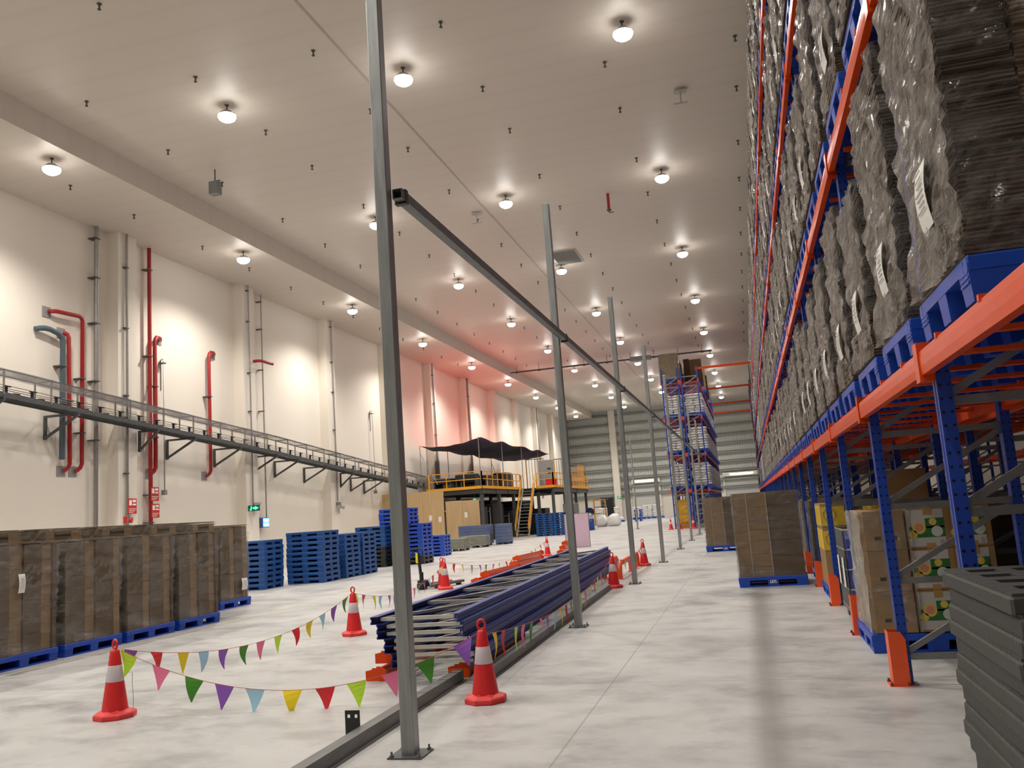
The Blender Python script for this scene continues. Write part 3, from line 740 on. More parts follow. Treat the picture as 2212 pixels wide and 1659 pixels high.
rack('blue and orange pallet rack lining the right side of the aisle', RX0, RY0, NB)
rack('blue and orange pallet rack back to back behind the aisle rack', RX0 + 1.35, RY0, 16, limit=60)
rack('blue and orange pallet rack beyond the second aisle on the far right', 7.0, RY0 - PITCH, 14, limit=60, levels=LV[:3])
rack('left row of the tall far double rack holding white sacks', -4.50, 54.5, 9, limit=40)
rack('right row of the tall far double rack holding white sacks', -3.30, 54.5, 9, limit=40)
# cross ties between the far rack and the aisle rack
for i, y in enumerate((54.5 + 0 * PITCH, 54.5 + 4 * PITCH, 54.5 + 8 * PITCH, 54.5 + 11 * PITCH)):
    b = MB().bar((0, 0, 0), (3.35, 0, 0.0), 0.06, 0.14).bx(-0.03, 0.0, -0.06, 0.06, -0.16, 0.12).bx(3.35, 3.38, -0.06, 0.06, -0.16, 0.12)
    tag(b.build('tie_beam', ORANGE, None, (-2.35, y, 9.82)), 'orange tie beam across the aisle up high, %s from the camera' % nth(i + 1), 'beam', 'orange tie beams over the aisle')
# column guards
def guard():
    t = thing('column_guard', 'x', 'guard')
    b = MB()
    h = 0.43
    b.prism([(-0.075, -0.085), (0.055, -0.085), (0.055, -0.079), (-0.069, -0.079), (-0.069, 0.079), (0.055, 0.079), (0.055, 0.085), (-0.075, 0.085)], 'z', 0, h - 0.06)
    for s in (-1, 1): b.prism([(-0.075, h - 0.06), (0.055, h - 0.06), (0.02, h), (-0.075, h)], 'y', s * 0.082 - 0.003, s * 0.082 + 0.003)
    b.bx(-0.075, -0.069, -0.085, 0.085, h - 0.06, h)
    b.build('guard_body', GUARD, t)
    MB().bx(-0.105, 0.075, -0.10, 0.10, 0, 0.008).build('foot_plate', GUARD, t)
    b = MB()
    for x in (-0.09,):
        for y in (-0.085, 0.085): b.cyl((x, y, 0.008), (x, y, 0.035), 0.009, n=8).cyl((x, y, 0.008), (x, y, 0.02), 0.015, n=6)
    b.cyl((0.04, -0.092, 0.008), (0.04, -0.092, 0.03), 0.01, n=6)
    b.build('anchor_bolts', DSTEEL, t)
    return t
G0 = guard()
for i in range(2, 22):
    g = G0 if i == 2 else dup(G0)
    g.location = (RX0 - 0.045, RY0 + PITCH * i, 0)
    g['label'] = 'orange column guard at the foot of the %s aisle rack upright from the camera' % nth(i); g['group'] = 'orange column guards along the aisle'

# ================================================================== LOADS OF FLAT BOARD ON THE RACK
def board_mesh(name, lx, ly, h, seed, mts, cols=2, sl=0.024, lean=0.03):
    """slices of flat board, x columns side by side with ragged faces"""
    r = random.Random(seed); b = MB()
    lx0 = -lx / 2; n = max(3, int(h / sl))
    cut = [lx0, lx0 + lx * (0.25 if seed == 15 else r.uniform(0.3, 0.55)), lx / 2] if cols == 2 else [lx0, lx / 2]
    for c in range(len(cut) - 1):
        dy = 0.0 if c == 0 else r.uniform(0.02, 0.07); wv = [r.uniform(0, 6.28) for _ in range(3)]; hh = h - (0 if c == 0 else r.uniform(0, 0.1))
        n = max(3, int(hh / sl))
        for k in range(n):
            z0 = hh * k / n; z1 = hh * (k + 1) / n
            ox = lean * math.sin(z0 * 3.1 + wv[0]) * 0.6 + r.uniform(-0.006, 0.006)
            oy = lean * math.sin(z0 * 2.3 + wv[1]) * 0.6 + r.uniform(-0.008, 0.008)
            b.bx(cut[c] + ox + (0.004 if c else 0), cut[c + 1] + ox - 0.004, -ly / 2 + dy + oy, ly / 2 - dy + oy, z0, z1, c % len(mts))
    return b.mesh(name, mts)
def film_mesh(name, lx, ly, h, seed, mts, amp=0.030, top=0.0, fine=True):
    """sleeve of film, faceted into diagonal creases"""
    r = random.Random(seed); b = MB(); step = 0.045 if fine else 0.14
    nz = max(6, int(h / step)); nx = max(6, int(lx / step)); ny = max(6, int(ly / step))
    tab = [r.uniform(-1, 1) for _ in range(4099)]
    big = [r.uniform(-1, 1) for _ in range(997)]
    ring = [(-1 + 2 * i / nx, -1) for i in range(nx)] + [(1, -1 + 2 * i / ny) for i in range(ny)] + [(1 - 2 * i / nx, 1) for i in range(nx)] + [(-1, 1 - 2 * i / ny) for i in range(ny)]
    vs = []; n = len(ring)
    for k in range(nz + 1):
        z = 0.01 + (h - 0.005) * k / nz
        for q, (u, v) in enumerate(ring):
            s_ = v * ly / 2 if abs(u) == 1 else u * lx / 2
            c = s_ * 0.62 - z * 0.78 if abs(u) == 1 else s_ * 0.15 - z * 0.98
            d = s_ * 0.78 + z * 0.62
            e = 0.026 + amp * (0.55 * tab[int(c / 0.05 + 500) % 4099 + 0 * int(d)] + 0.45 * tab[(int(c / 0.03 + 900) * 31 + int(d / 0.16 + 90) * 17) % 4099]) + 0.5 * amp * big[(int(z / 0.3) * 13 + q // 9) % 997]
            vs.append((u * (lx / 2 + e), v * (ly / 2 + e), z + r.uniform(-0.004, 0.004)))
    for k in range(nz):
        for i in range(n):
            j = (i + 1) % n
            side = 1 if (i < nx or nx + ny <= i < 2 * nx + ny) else 0
            b.add([vs[k * n + i], vs[k * n + j], vs[(k + 1) * n + j], vs[(k + 1) * n + i]], [(0, 1, 2, 3)], side if len(mts) > 1 else 0)
    return b.mesh(name, mts)
def label_mesh(w=0.22, h=0.32):
    b = MB(); n = 6
    vs = []
    for k in range(n + 1):
        z = h * k / n - h / 2; x = -0.02 * math.sin(k / n * 3.1)
        vs += [(x, -w / 2, z), (x, w / 2, z), (x - 0.002, w / 2, z), (x - 0.002, -w / 2, z)]
    fs = []
    for k in range(n):
        o = k * 4
        for i in range(4): fs.append((o + i, o + (i + 1) % 4, o + 4 + (i + 1) % 4, o + 4 + i))
    fs += [(3, 2, 1, 0), (n * 4, n * 4 + 1, n * 4 + 2, n * 4 + 3)]
    b.add(vs, fs)
    for k in range(7):
        z = 0.11 - k * 0.03
        b.bx(-0.028, -0.0225, -w * 0.36, w * (0.36 - 0.1 * (k % 3)), z, z + 0.006, 1)
    return b.mesh('paper_label', [PAPER, mat('sheet_ink', (0.62, 0.61, 0.60), 0.6)])
LBM = label_mesh()
LX, LY = 1.17, 0.985
HS = [1.20, 1.34, 1.48, 1.60, 1.72]
BV = [(board_mesh('board_stack', LX, LY, h, 11 + i, [KDARK, KRAFT], 2), film_mesh('film_wrap', LX, LY, h, 31 + i, [FILM, FILMC]), h) for i, h in enumerate(HS)]
WFILM = film('hazy_white_film', 0.35, (0.72, 0.71, 0.70), 0.8, 7.0)
def white_load(seed, h):
    r = random.Random(seed); b = MB(); n = 7
    for k in range(n):
        for i in (-1, 1):
            for j in (-1, 1): b.pillow(i * 0.27 + r.uniform(-.02, .02), j * 0.25 + r.uniform(-.02, .02), h * (k + 0.5) / n, 0.58, 0.52, h / n * 1.25, 0.5, 8, 5)
    return b.mesh('sack_pile', WSACK)
WL = [(white_load(3, 1.35), film_mesh('film_wrap', 1.12, 1.02, 1.35, 77, [WFILM, WFILM]), 1.35), (white_load(4, 1.5), film_mesh('film_wrap', 1.12, 1.02, 1.5, 78, [WFILM, WFILM]), 1.5)]
def rack_load(v, loc, label, group, paper=None, rz=0.0, kids=True, name='wrapped_board_load', cat='carton load'):
    me, fm, h = v
    t = tag(ob(name, me, None, loc, rz), label, cat, group)
    if kids:
        ob('film_wrap', fm, t)
        if paper is not None: ob('paper_label', LBM, t, (-LX / 2 - 0.035, paper[0], paper[1]))['label'] = 'white printed sheet'
    return t
PX = 1.02 + 0.58
LN = ['first', 'second', 'third', 'top']
fixed = {(0, 0): 4, (0, 1): 4, (0, 2): 1, (0, 3): 3, (0, 4): 2, (0, 5): 2, (1, 0): 3, (1, 1): 2, (1, 2): 3}
restp = MB()
def lowpal(b):
    b.bx(-0.6, 0.6, -0.525, 0.525, 0.13, 0.2)
    for i in (-1, 0, 1):
        for j in (-1, 0, 1): b.bx(i * 0.5 - 0.1, i * 0.5 + 0.1, j * 0.44 - 0.085, j * 0.44 + 0.085, 0, 0.13)
for li in range(4):
    z = LV[li] + BH + 0.022
    for k in range(2 * NB - 1):
        y = RY0 + 1.47 + 1.36 * k + 0.55 - 0.02
        far = y > 48
        h = fixed.get((li, k), rnd.choice([1, 2, 2, 3, 3, 4] if li < 3 else [1, 2, 3, 4]))
        if li == 3 and k % 7 == 3: h = 4
        where = '%s shelf of the aisle rack, %s bay position' % (LN[li], nth(k + 1))
        if k > 30: restp.xf = Matrix.Translation((PX, y, z)); lowpal(restp)
        else: pallet(LEGP, (PX, y, z), 'blue pallet on the ' + where, 'blue pallets on the aisle rack')
        if far and (li in (0, 1, 2)) and rnd.random() < 0.75:
            rack_load(WL[k % 2], (PX, y, z + 0.2), 'white sack load on the ' + where, 'white sack loads on the aisle rack', None, 0, k < 46, 'wrapped_sack_load', 'sack load')
        else:
            pp = (rnd.uniform(-0.2, 0.1), 0.42) if (y < 24 and (k % 5 != 3)) else None
            if li == 0 and k < 7: pp = (-0.05, 0.42)
            rack_load(BV[h], (PX + rnd.uniform(-0.015, 0.015), y + rnd.uniform(-0.02, 0.02), z + 0.2), 'film-wrapped flat board load on the ' + where, 'wrapped board loads on the aisle rack', pp, 0, y < 60)
# second (back) rack: pallets and loads behind the aisle rack
for li in range(3):
    z = LV[li] + BH + 0.022
    for k in range(13):
        y = RY0 + 0.1 + 1.36 * k + 0.55
        where = '%s shelf of the rear rack, %s bay position' % (LN[li], nth(k + 1))
        if li == 0 and k < 8: pallet(LEGP, (PX + 1.4, y, z), 'blue pallet on the ' + where, 'blue pallets on the rear rack')
        else: restp.xf = Matrix.Translation((PX + 1.4, y, z)); lowpal(restp)
        rack_load(BV[(k * 3 + li) % 5], (PX + 1.4, y, z + 0.2), 'flat board load on the ' + where, 'board loads on the rear rack', None, 0, False)
# third rack: white sack loads across the second aisle
for li in range(-1, 3):
    z = LV[li] + BH + 0.022 if li >= 0 else 0
    for k in range(18):
        y = RY0 - PITCH + 0.75 + 1.36 * k
        where = 'far right rack, %s level, %s position' % (['floor', 'first', 'second', 'third'][li + 1], nth(k + 1))
        restp.xf = Matrix.Translation((7.5, y, z)); lowpal(restp)
        if (k + li) % 4 == 1: rack_load(BV[(k + li) % 5], (7.5, y, z + 0.2), 'flat board load on the ' + where, 'loads on the far right rack', None, 0, False)
        else: rack_load(WL[k % 2], (7.5, y, z + 0.2), 'white sack load on the ' + where, 'loads on the far right rack', None, 0, False, 'wrapped_sack_load', 'sack load')

# ================================================================== FAR DOUBLE RACK: PALLETS OF WHITE SACKS
def sack_mesh():
    b = MB(); b.pillow(0, 0, 0.085, 0.60, 1.02, 0.18, 0.4, 12, 6); return b.mesh('white_sack', WSACK)
SKM = sack_mesh()
scount = [0]
def sacks(x, y, z, rows, label, group, nx=2, w=0.54, rz=0.0, pitch=0.155):
    for r_ in range(rows):
        for i in range(nx):
            dx = (i - (nx - 1) / 2) * w + rnd.uniform(-0.05, 0.05)
            o = ob('white_sack', SKM, None, (x + (dx if rz == 0 else 0), y + (0 if rz == 0 else dx), z + r_ * pitch), rz + rnd.uniform(-0.05, 0.05))
            col = ['left', 'right'][i] if nx == 2 else 'single'
            tag(o, 'plump white sack, %s from bottom, %s pile, %s' % (nth(r_ + 1), col, label), 'sack', group)
            scount[0] += 1
rest = MB(); PT = [9, 9, 9]
for li in range(3):
    z = LV[li] + BH + 0.022
    for row, x in enumerate((-4.0, -2.66)):
        for k in range(16):
            y = 54.5 + 0.72 + 1.36 * k
            where = '%s shelf of the %s far rack row, %s position' % (LN[li], ['left', 'right'][row], nth(k + 1))
            if k < 3 or (row == 1 and k < 6): pallet(LEGP, (x, y, z), 'blue pallet on the ' + where, 'blue pallets on the far rack')
            else: restp.xf = Matrix.Translation((x, y, z)); lowpal(restp)
            n = 9 if li < 2 else 8
            if k == 0: sacks(x, y, z + 0.2, n, 'front of %s shelf, far rack %s row' % (LN[li], ['left', 'right'][row]), 'white sacks on the far rack')
            elif row == 1 and k < 3: sacks(x, y, z + 0.2, n, '%s shelf, %s place back, right far row' % (LN[li], nth(k + 1)), 'white sacks on the far rack', rz=math.pi / 2, w=0.5)
            elif row == 1 or k < 4:
                for q in range(n):
                    for i in (-1, 1): rest.pillow(x + rnd.uniform(-.02, .02), y + i * 0.26, z + 0.29 + q * 0.155, 1.02, 0.56, 0.19, 0.5, 8, 4)
for row, x in enumerate((-4.0, -2.66)):
    for k in range(2, 12):
        if row == 0 and k > 6: continue
        z = LV[3] + BH + 0.022; y = 54.5 + 0.72 + 1.36 * k
        if (k + row) % 3 == 0 or row == 0:
            pallet(LEGP, (x, y, z), 'blue pallet on the top of the %s far rack row, %s position' % (['left', 'right'][row], nth(k + 1)), 'blue pallets on the far rack')
            rack_load(BV[3], (x, y, z + 0.2), 'flat board load on the top of the %s far rack row, %s position' % (['left', 'right'][row], nth(k + 1)), 'board loads on top of the far rack', None, 0, False)
# front top: a tall pale bundle on the left row
pallet(LEGP, (-4.0, 55.22, LV[3] + BH + 0.022), 'blue pallet under the tall pale bundle on the far rack top', 'blue pallets on the far rack')
tb = MB()
for q in range(24): tb.bx(-0.54 + rnd.uniform(-.01, .01), 0.54 + rnd.uniform(-.01, .01), -0.5, 0.5, q * 0.068, q * 0.068 + 0.066)
t = tag(tb.build('board_bundle', stacked('pale_board_edges', (0.42, 0.33, 0.21), 0.07, 0.3), None, (-4.0, 55.22, LV[3] + BH + 0.222)), 'tall pale board bundle nearly reaching the ceiling on the far rack', 'bundle')
ob('film_wrap', BV[3][1], t)

restp.xf = None
tag(restp.build('distant_pallets', PBLUE), 'distant blue pallets far down the racks', 'pallets', None, 'stuff')
tag(rest.build('distant_sacks', WSACK), 'distant white sacks deep in the far rack', 'sacks', None, 'stuff')

GALVM = mat('weathered_galvanised_steel', (0.17, 0.172, 0.168), 0.45, 0.6, var=0.35, scale=6.0, stretch=(4, 0.6, 4))

# ================================================================== PARTITION POSTS AND RAILS
def post_proto(h=6.12):
    t = thing('partition_post', 'x', 'post')
    MB().cb(-0.05, 0.05, -0.05, 0.05, 0.01, h, 0.006).build('tube', GALV, t)
    MB().bx(-0.125, 0.125, -0.125, 0.125, 0, 0.01).build('base_plate', DSTEEL, t)
    for x in (-0.1, 0.1):
        for y in (-0.1, 0.1): MB().cyl((x, y, 0.01), (x, y, 0.045), 0.008, n=8).cyl((x, y, 0.01), (x, y, 0.022), 0.016, n=6).build('anchor_bolt', GALVD, t)
    return t
PP = post_proto()
for i in range(8):
    y = 5.87 + 6.2 * i + (0.15 if i > 3 else 0)
    o = PP if i == 0 else dup(PP)
    o.location = (-2.45, y, 0)
    o['label'] = 'square galvanised partition post, %s in the row from the camera' % nth(i + 1)
    o['group'] = 'partition posts along the aisle'
o = dup(PP, (-7.52, 59.9, 0), 0, 'lone galvanised post standing left of the row near white sacks', 'partition posts along the aisle')
t = thing('partition_rail', 'long dark steel rail fixed across the partition posts overhead', 'rail', (-2.36, 5.93, 4.10))
b = MB()                               # hollow tube, open end towards the camera
L = 44.5; a = 0.04; c = 0.034
for (x0, x1, z0, z1) in ((-a, -c, -a, a), (c, a, -a, a), (-c, c, -a, -c), (-c, c, c, a)): b.bx(x0, x1, 0, L, z0, z1)
b.bx(-c, c, 0.5, 0.52, -c, c)
b.build('tube', GALVD, t)
for i in range(8): MB().bx(-0.05, 0.045, 6.2 * i + 0.11 - 0.04 + (0.15 if i > 3 else 0), 6.2 * i + 0.12 + (0.15 if i > 3 else 0), -0.06, 0.055).build('clamp', BLK, t)
for (n, lab, x0, y0, x1, y1) in (('sill_rail', 'steel floor rail lying beside the nearest post', -2.93, 4.2, -2.97, 8.45), ('sill_rail', 'long steel floor rail beside the blue frame stack', -2.69, 8.5, -2.86, 17.3)):
    d = Vector((x1 - x0, y1 - y0, 0)); t = thing(n, lab, 'rail', (x0, y0, 0), 0, 'steel floor rails')
    b = MB(); b.bar((0, 0, 0.055), tuple(d + Vector((0, 0, 0.055))), 0.10, 0.10); b.build('tube', GALVM, t)
    b = MB(); b.bar((0.055, 0, 0.004), tuple(d + Vector((0.055, 0, 0.004))), 0.05, 0.008); b.build('flange', GALVD, t)
t = thing('angle_bracket', 'small dark angle bracket with two holes standing on the floor rail', 'bracket', (-3.07, 6.25, 0.0))
b = MB()
for (x0, x1, z0, z1) in ((-0.06, 0.06, -0.1, 0.06), (-0.06, -0.042, 0.06, 0.085), (-0.018, 0.018, 0.06, 0.085), (0.042, 0.06, 0.06, 0.085), (-0.06, 0.06, 0.085, 0.115)): b.bx(x0, x1, 0, 0.008, z0, z1)
b.v = [(p[0], p[1], p[2] + 0.1) for p in b.v]
b.bx(-0.06, 0.06, -0.07, 0.0, 0, 0.008)
b.build('plate', BLK, t)

# ================================================================== STACK OF RACK FRAMES
FL = 12.6; FW_ = 0.84
def uf_post(L):
    b = MB()
    P = [(-0.038, -0.04), (-0.016, -0.04), (-0.009, -0.03), (0.009, -0.03), (0.016, -0.04), (0.038, -0.04), (0.038, 0.04), (0.032, 0.04), (0.032, -0.026), (-0.032, -0.026), (-0.032, 0.04), (-0.038, 0.04)]
    b.prism(P, 'z', 0, L); return b.mesh('post', NAVY)
UFP = uf_post(FL)
br = []
z = 0.12; k = 0
FRB = []
while z + 1.48 < FL:
    b1 = MB().bar((-FW_ / 2 + 0.03, 0, z), (FW_ / 2 - 0.03, 0, z), 0.035, 0.035); b2 = MB().bar((-FW_ / 2 + 0.03, 0, z + 0.05), (FW_ / 2 - 0.03, 0, z + 1.42), 0.03, 0.03)
    FRB += [b1.mesh('brace', STEEL), b2.mesh('brace', STEEL)]
    z += 1.48
NF = 7
for i in range(NF):
    zz = 0.136 + 0.038 + i * 0.0775
    t = thing('rack_frame', ['lowest blue rack frame of the pile on the floor', 'second blue rack frame from the bottom of the pile', 'third blue rack frame from the bottom of the pile', 'middle blue rack frame of the seven in the pile', 'third blue rack frame from the top of the pile', 'second blue rack frame from the top of the pile', 'topmost blue rack frame of the pile, its bracing in full view'][i], 'rack frame', (0, 0, 0), 0, 'blue rack frames piled on the floor')
    st = NF - 1 - i
    t.location = (-3.33 + [0, 0.045, 0.025, 0.085, 0.06, 0.12, 0.095][st], 8.22 + 0.04 * st, zz)
    t.rotation_euler = (R(-90), 0, R(2.2))
    for s in (-1, 1): ob('post', UFP, t, (s * FW_ / 2, 0, 0), R(90) if s > 0 else R(-90))
    for q, me in enumerate(FRB):
        ob('brace', me, t, (0, 0, 0))
# bearers and loose orange beams around the pile
def loose_beam(L, end=True):
    b = MB()
    b.prism([(0, 0), (0.05, 0), (0.05, 0.1), (0.03, 0.1), (0.03, 0.13), (0, 0.13)], 'y', 0, L)
    return b.mesh('beam', ORANGE)
def conn_mesh():
    b = MB()
    b.prism([(-0.14, 0), (0.08, 0), (0.08, 0.115), (0.02, 0.145), (-0.02, 0.145), (-0.02, 0.13), (-0.07, 0.13), (-0.07, 0.115), (-0.14, 0.10)], 'y', -0.004, 0.0)
    b.bx(0.076, 0.08, 0, 0.06, 0.0, 0.115)
    return b.mesh('connector', ORANGE)
CON = conn_mesh(); LBEAM = loose_beam(2.6)
def beam_thing(label, loc, rz, rx=0.0):
    t = thing('loose_beam', label, 'beam', loc, 0, 'loose orange beams around the frame pile')
    t.rotation_euler = (rx, 0, rz)
    ob('beam', LBEAM, t); c = ob('connector', CON, t, (0, 0, 0)); ob('connector', CON, t, (0, 2.604, 0))
    return t
beam_thing('orange beam under the left front of the frame pile, lowest', (-3.86, 8.5, 0.003), R(2))
beam_thing('orange beam lying on the lowest one under the left front of the frame pile', (-3.86, 8.75, 0.135), R(2))
beam_thing('orange beam under the right front of the frame pile beside the near cone', (-3.0, 8.62, 0.003), R(2))
for i, (x, y, z, a, lab) in enumerate(((-6.55, 20.3, 0.003, 4, 'front orange beam on the floor left of the frame pile'), (-6.2, 20.7, 0.003, 2, 'second orange beam on the floor left of the frame pile'), (-6.4, 20.6, 0.14, 3, 'orange beam on top of the two floor beams left of the frame pile'),
                                      (-6.7, 24.0, 0.003, 3, 'third orange beam on the floor left of the frame pile'), (-6.65, 24.2, 0.14, 4, 'orange beam lying on the third floor beam left of the frame pile'), (-6.6, 24.4, 0.28, 2, 'topmost orange beam in the heap left of the frame pile'),
                                      (-6.5, 29.5, 0.003, -4, 'far orange beam on the floor beyond the frame pile'), (-6.45, 29.7, 0.14, -5, 'orange beam resting on the far floor beam beyond the frame pile'), (-6.4, 29.9, 0.28, -3, 'third layer orange beam beyond the frame pile'), (-6.35, 30.1, 0.42, -6, 'highest orange beam beyond the frame pile near the pink board'))):
    beam_thing(lab, (x, y, z), R(-a))
# low orange hoop rails by the third and fourth cone
def hoop(label, loc, rz, L=2.3, h=0.34):
    t = thing('hoop_rail', label, 'guard rail', loc, rz, 'orange hoop rails beside the cones')
    e = 0.12
    MB().tube([(0, 0, 0.01), (0, 0, h - e), (0, e * 0.3, h - e * 0.3), (0, e, h), (0, L - e, h), (0, L - e * 0.3, h - e * 0.3), (0, L, h - e), (0, L, 0.01)], 0.06, 12).build('tube', GUARD, t)
    for y in (0, L): MB().cb(-0.09, 0.09, y - 0.09, y + 0.09, 0, 0.012, 0.006).build('foot_plate', GUARD, t)
    return t
hoop('low orange hoop rail right of the far end of the frame pile', (-2.95, 19.6, 0), R(1), 2.2)
hoop('low orange hoop rail nearest the far end of the frame pile', (-3.35, 19.9, 0), R(1), 2.2)
hoop('low orange hoop rail in front of the fourth cone', (-3.0, 22.6, 0), R(2), 0.8)

# ================================================================== CONES AND BUNTING
def cone_proto():
    t = thing('traffic_cone', 'x', 'cone')
    b = MB(); n = 8
    b.lathe([(0.185, 0.0), (0.19, 0.012), (0.19, 0.04), (0.178, 0.052), (0.122, 0.072), (0.115, 0.08)], 8, 0, (0, 0), False, R(22.5))
    b.build('base', CBASE, t)
    def rr(z): return 0.116 - (0.116 - 0.040) * (z - 0.075) / (0.61 - 0.075)
    MB().lathe([(rr(0.075), 0.075), (rr(0.325), 0.325)], 28).build('cone_body', CRED, t)
    b = MB().lathe([(rr(0.47), 0.47), (rr(0.595), 0.595), (0.034, 0.608), (0.02, 0.614)], 28)
    b.build('cone_tip', CRED, t)
    MB().lathe([(rr(0.325) + 0.0005, 0.325), (rr(0.327) + 0.002, 0.327), (rr(0.468) + 0.002, 0.468), (rr(0.47) + 0.0005, 0.47)], 28).build('reflective_band', CWHT, t)
    MB().tube([(0.034 * math.cos(a), 0, 0.655 + 0.042 * math.sin(a)) for a in [2 * math.pi * i / 16 for i in range(16)]], 0.011, 8, 0, True).build('loop_handle', CRED, t)
    return t
CN = cone_proto()
CONES = [((-5.86, 7.05), 'red and white cone nearest the wrapped cartons at front left'), ((-2.4, 7.5), 'red and white cone in front of the blue frame pile'), ((-5.82, 12.03), 'red and white cone at mid left between two strings of flags'),
         ((-6.95, 19.2), 'red and white cone standing before its twin behind the frame pile'), ((-7.20, 19.7), 'red and white cone half hidden behind its twin behind the pile'), ((-2.79, 17.6), 'red and white cone at the far right end of the frame pile'), ((-2.87, 23.55), 'red and white cone with a purple flag near the orange hoop rails'),
         ((-7.3, 31.3), 'red cone peeking over the orange beams by the pink board'), ((-4.75, 54.0), 'tiny red cone leftmost before the far yellow cabinet'), ((-4.2, 53.6), 'tiny red cone second before the far yellow cabinet'), ((-3.35, 53.4), 'tiny red cone rightmost before the far yellow cabinet')]
for i, ((x, y), lab) in enumerate(CONES):
    o = CN if i == 0 else dup(CN)
    o.location = (x, y, 0); o.rotation_euler = (0, 0, rnd.uniform(-0.4, 0.4)); o['label'] = lab; o['group'] = 'red and white traffic cones'
PC = {'r': (0.72, 0.02, 0.025), 'y': (0.95, 0.72, 0.01), 'b': (0.40, 0.70, 0.86), 'v': (0.28, 0.10, 0.52), 'g': (0.06, 0.28, 0.02), 'p': (0.92, 0.20, 0.38), 'l': (0.62, 0.97, 0.05)}
PN = {'r': 'red', 'y': 'yellow', 'b': 'light blue', 'v': 'purple', 'g': 'green', 'p': 'pink', 'l': 'lime'}
PM = {k_: mat('pennant_' + k_, v_, 0.55, var=0.03) for k_, v_ in PC.items()}
STRM = mat('bunting_string', (0.55, 0.10, 0.09), 0.7)
def bunting(label, p0, p1, sag, cols, wd=0.18, hg=0.215, t0=0.06, t1=0.94, seed=1):
    """p0, p1 string ends; pennants hang edge-on to the string"""
    r = random.Random(seed); p0 = Vector(p0); p1 = Vector(p1); d = p1 - p0
    def at(u): return p0 + d * u - Vector((0, 0, sag * (1 - (2 * u - 1) ** 2)))
    t = thing('bunting', label, 'bunting', p0, 0, 'bunting strings between the cones')
    MB().tube([at(i / 32) - p0 for i in range(33)], 0.0028, 5).build('string', STRM, t)
    n = len(cols)
    for i, c in enumerate(cols):
        if c == '-': continue
        u = t0 + (t1 - t0) * (i / (n - 1) if n > 1 else 0.5) + r.uniform(-0.008, 0.008)
        hu = wd / 2 / d.length
        A = at(u - hu) - p0; B = at(u + hu) - p0; cen = (A + B) / 2
        e = (B - A).normalized(); nrm = Vector((-e.y, e.x, 0)).normalized()
        nrm2 = (e.cross(Vector((0, 0, 1)))).normalized()
        k = 5; vs = []; fs = []
        down = (Vector((0, 0, -1)) + e * (e.z * 0.6) + nrm * r.uniform(-0.15, 0.15)).normalized()
        tw = r.uniform(-0.35, 0.35); curl = r.uniform(-0.03, 0.03)
        for q in range(k + 1):
            s = q / k; wq = (1 - s) * wd / 2 + 0.004
            ev = (e * math.cos(tw * s) + nrm * math.sin(tw * s))
            m = cen + down * hg * s + nrm * curl * math.sin(s * 3.0)
            for sg, off in ((-1, 0.0009), (1, 0.0009), (1, -0.0009), (-1, -0.0009)): vs.append(m + ev * sg * wq + nrm * off)
        for q in range(k):
            o = q * 4
            for j in range(4): fs.append((o + j, o + (j + 1) % 4, o + 4 + (j + 1) % 4, o + 4 + j))
        fs += [(3, 2, 1, 0), (k * 4, k * 4 + 1, k * 4 + 2, k * 4 + 3)]
        pb = MB(); pb.add([v - cen for v in vs], fs); po = pb.build('pennant', PM[c], t, cen); po['label'] = PN[c] + ' pennant'
    return t
ch = 0.60
bunting('string of flags sagging across the front, from left cone to right cone', (-5.80, 7.06, ch), (-2.44, 7.48, ch - 0.02), 0.42, 'lpgvbyrlpgv', t0=0.02, t1=0.955, seed=5)
bunting('string of flags along the left side between the two left cones', (-5.84, 7.12, ch), (-5.82, 11.96, ch), 0.30, 'vrybvgplrybvg', t0=0.03, t1=0.97, seed=8)
bunting('string of flags from the mid left cone towards the hidden cone pair', (-5.83, 12.1, ch), (-6.93, 19.12, ch - 0.02), 0.28, 'lrybvgplpgvbrry', t0=0.01, t1=0.96, seed=4)
bunting('short string of flags right of the cone pair behind the pile', (-6.9, 19.22, ch), (-7.25, 31.2, ch), 0.36, 'rybvgplrybvgplrp', t0=0.05, t1=0.95, seed=9)
bunting('string of flags along the frame pile from near cone to far cone', (-2.40, 7.58, ch - 0.04), (-2.78, 17.5, ch), 0.26, 'yrlpgpvbyrgvlpbyrlpgvb', 0.14, 0.24, t0=0.035, t1=0.96, seed=12)
bunting('far string of flags between the two cones at the hoop rails', (-2.80, 17.7, ch), (-2.87, 23.47, ch - 0.02), 0.2, 'lvbgrlpvybgrpyv', t0=0.04, t1=0.96, seed=14)
t = thing('loose_string', 'thin pale cord hanging down beside the front left cone', 'cord', (-5.68, 7.06, 0.40))
MB().tube([(0, 0, 0), (0.0, 0, -0.1), (0.012, 0, -0.22), (0.01, 0, -0.33), (-0.02, 0, -0.385), (-0.05, 0, -0.39)], 0.003, 5).build('cord', mat('pale_cord', (0.5, 0.42, 0.38), 0.7), t)

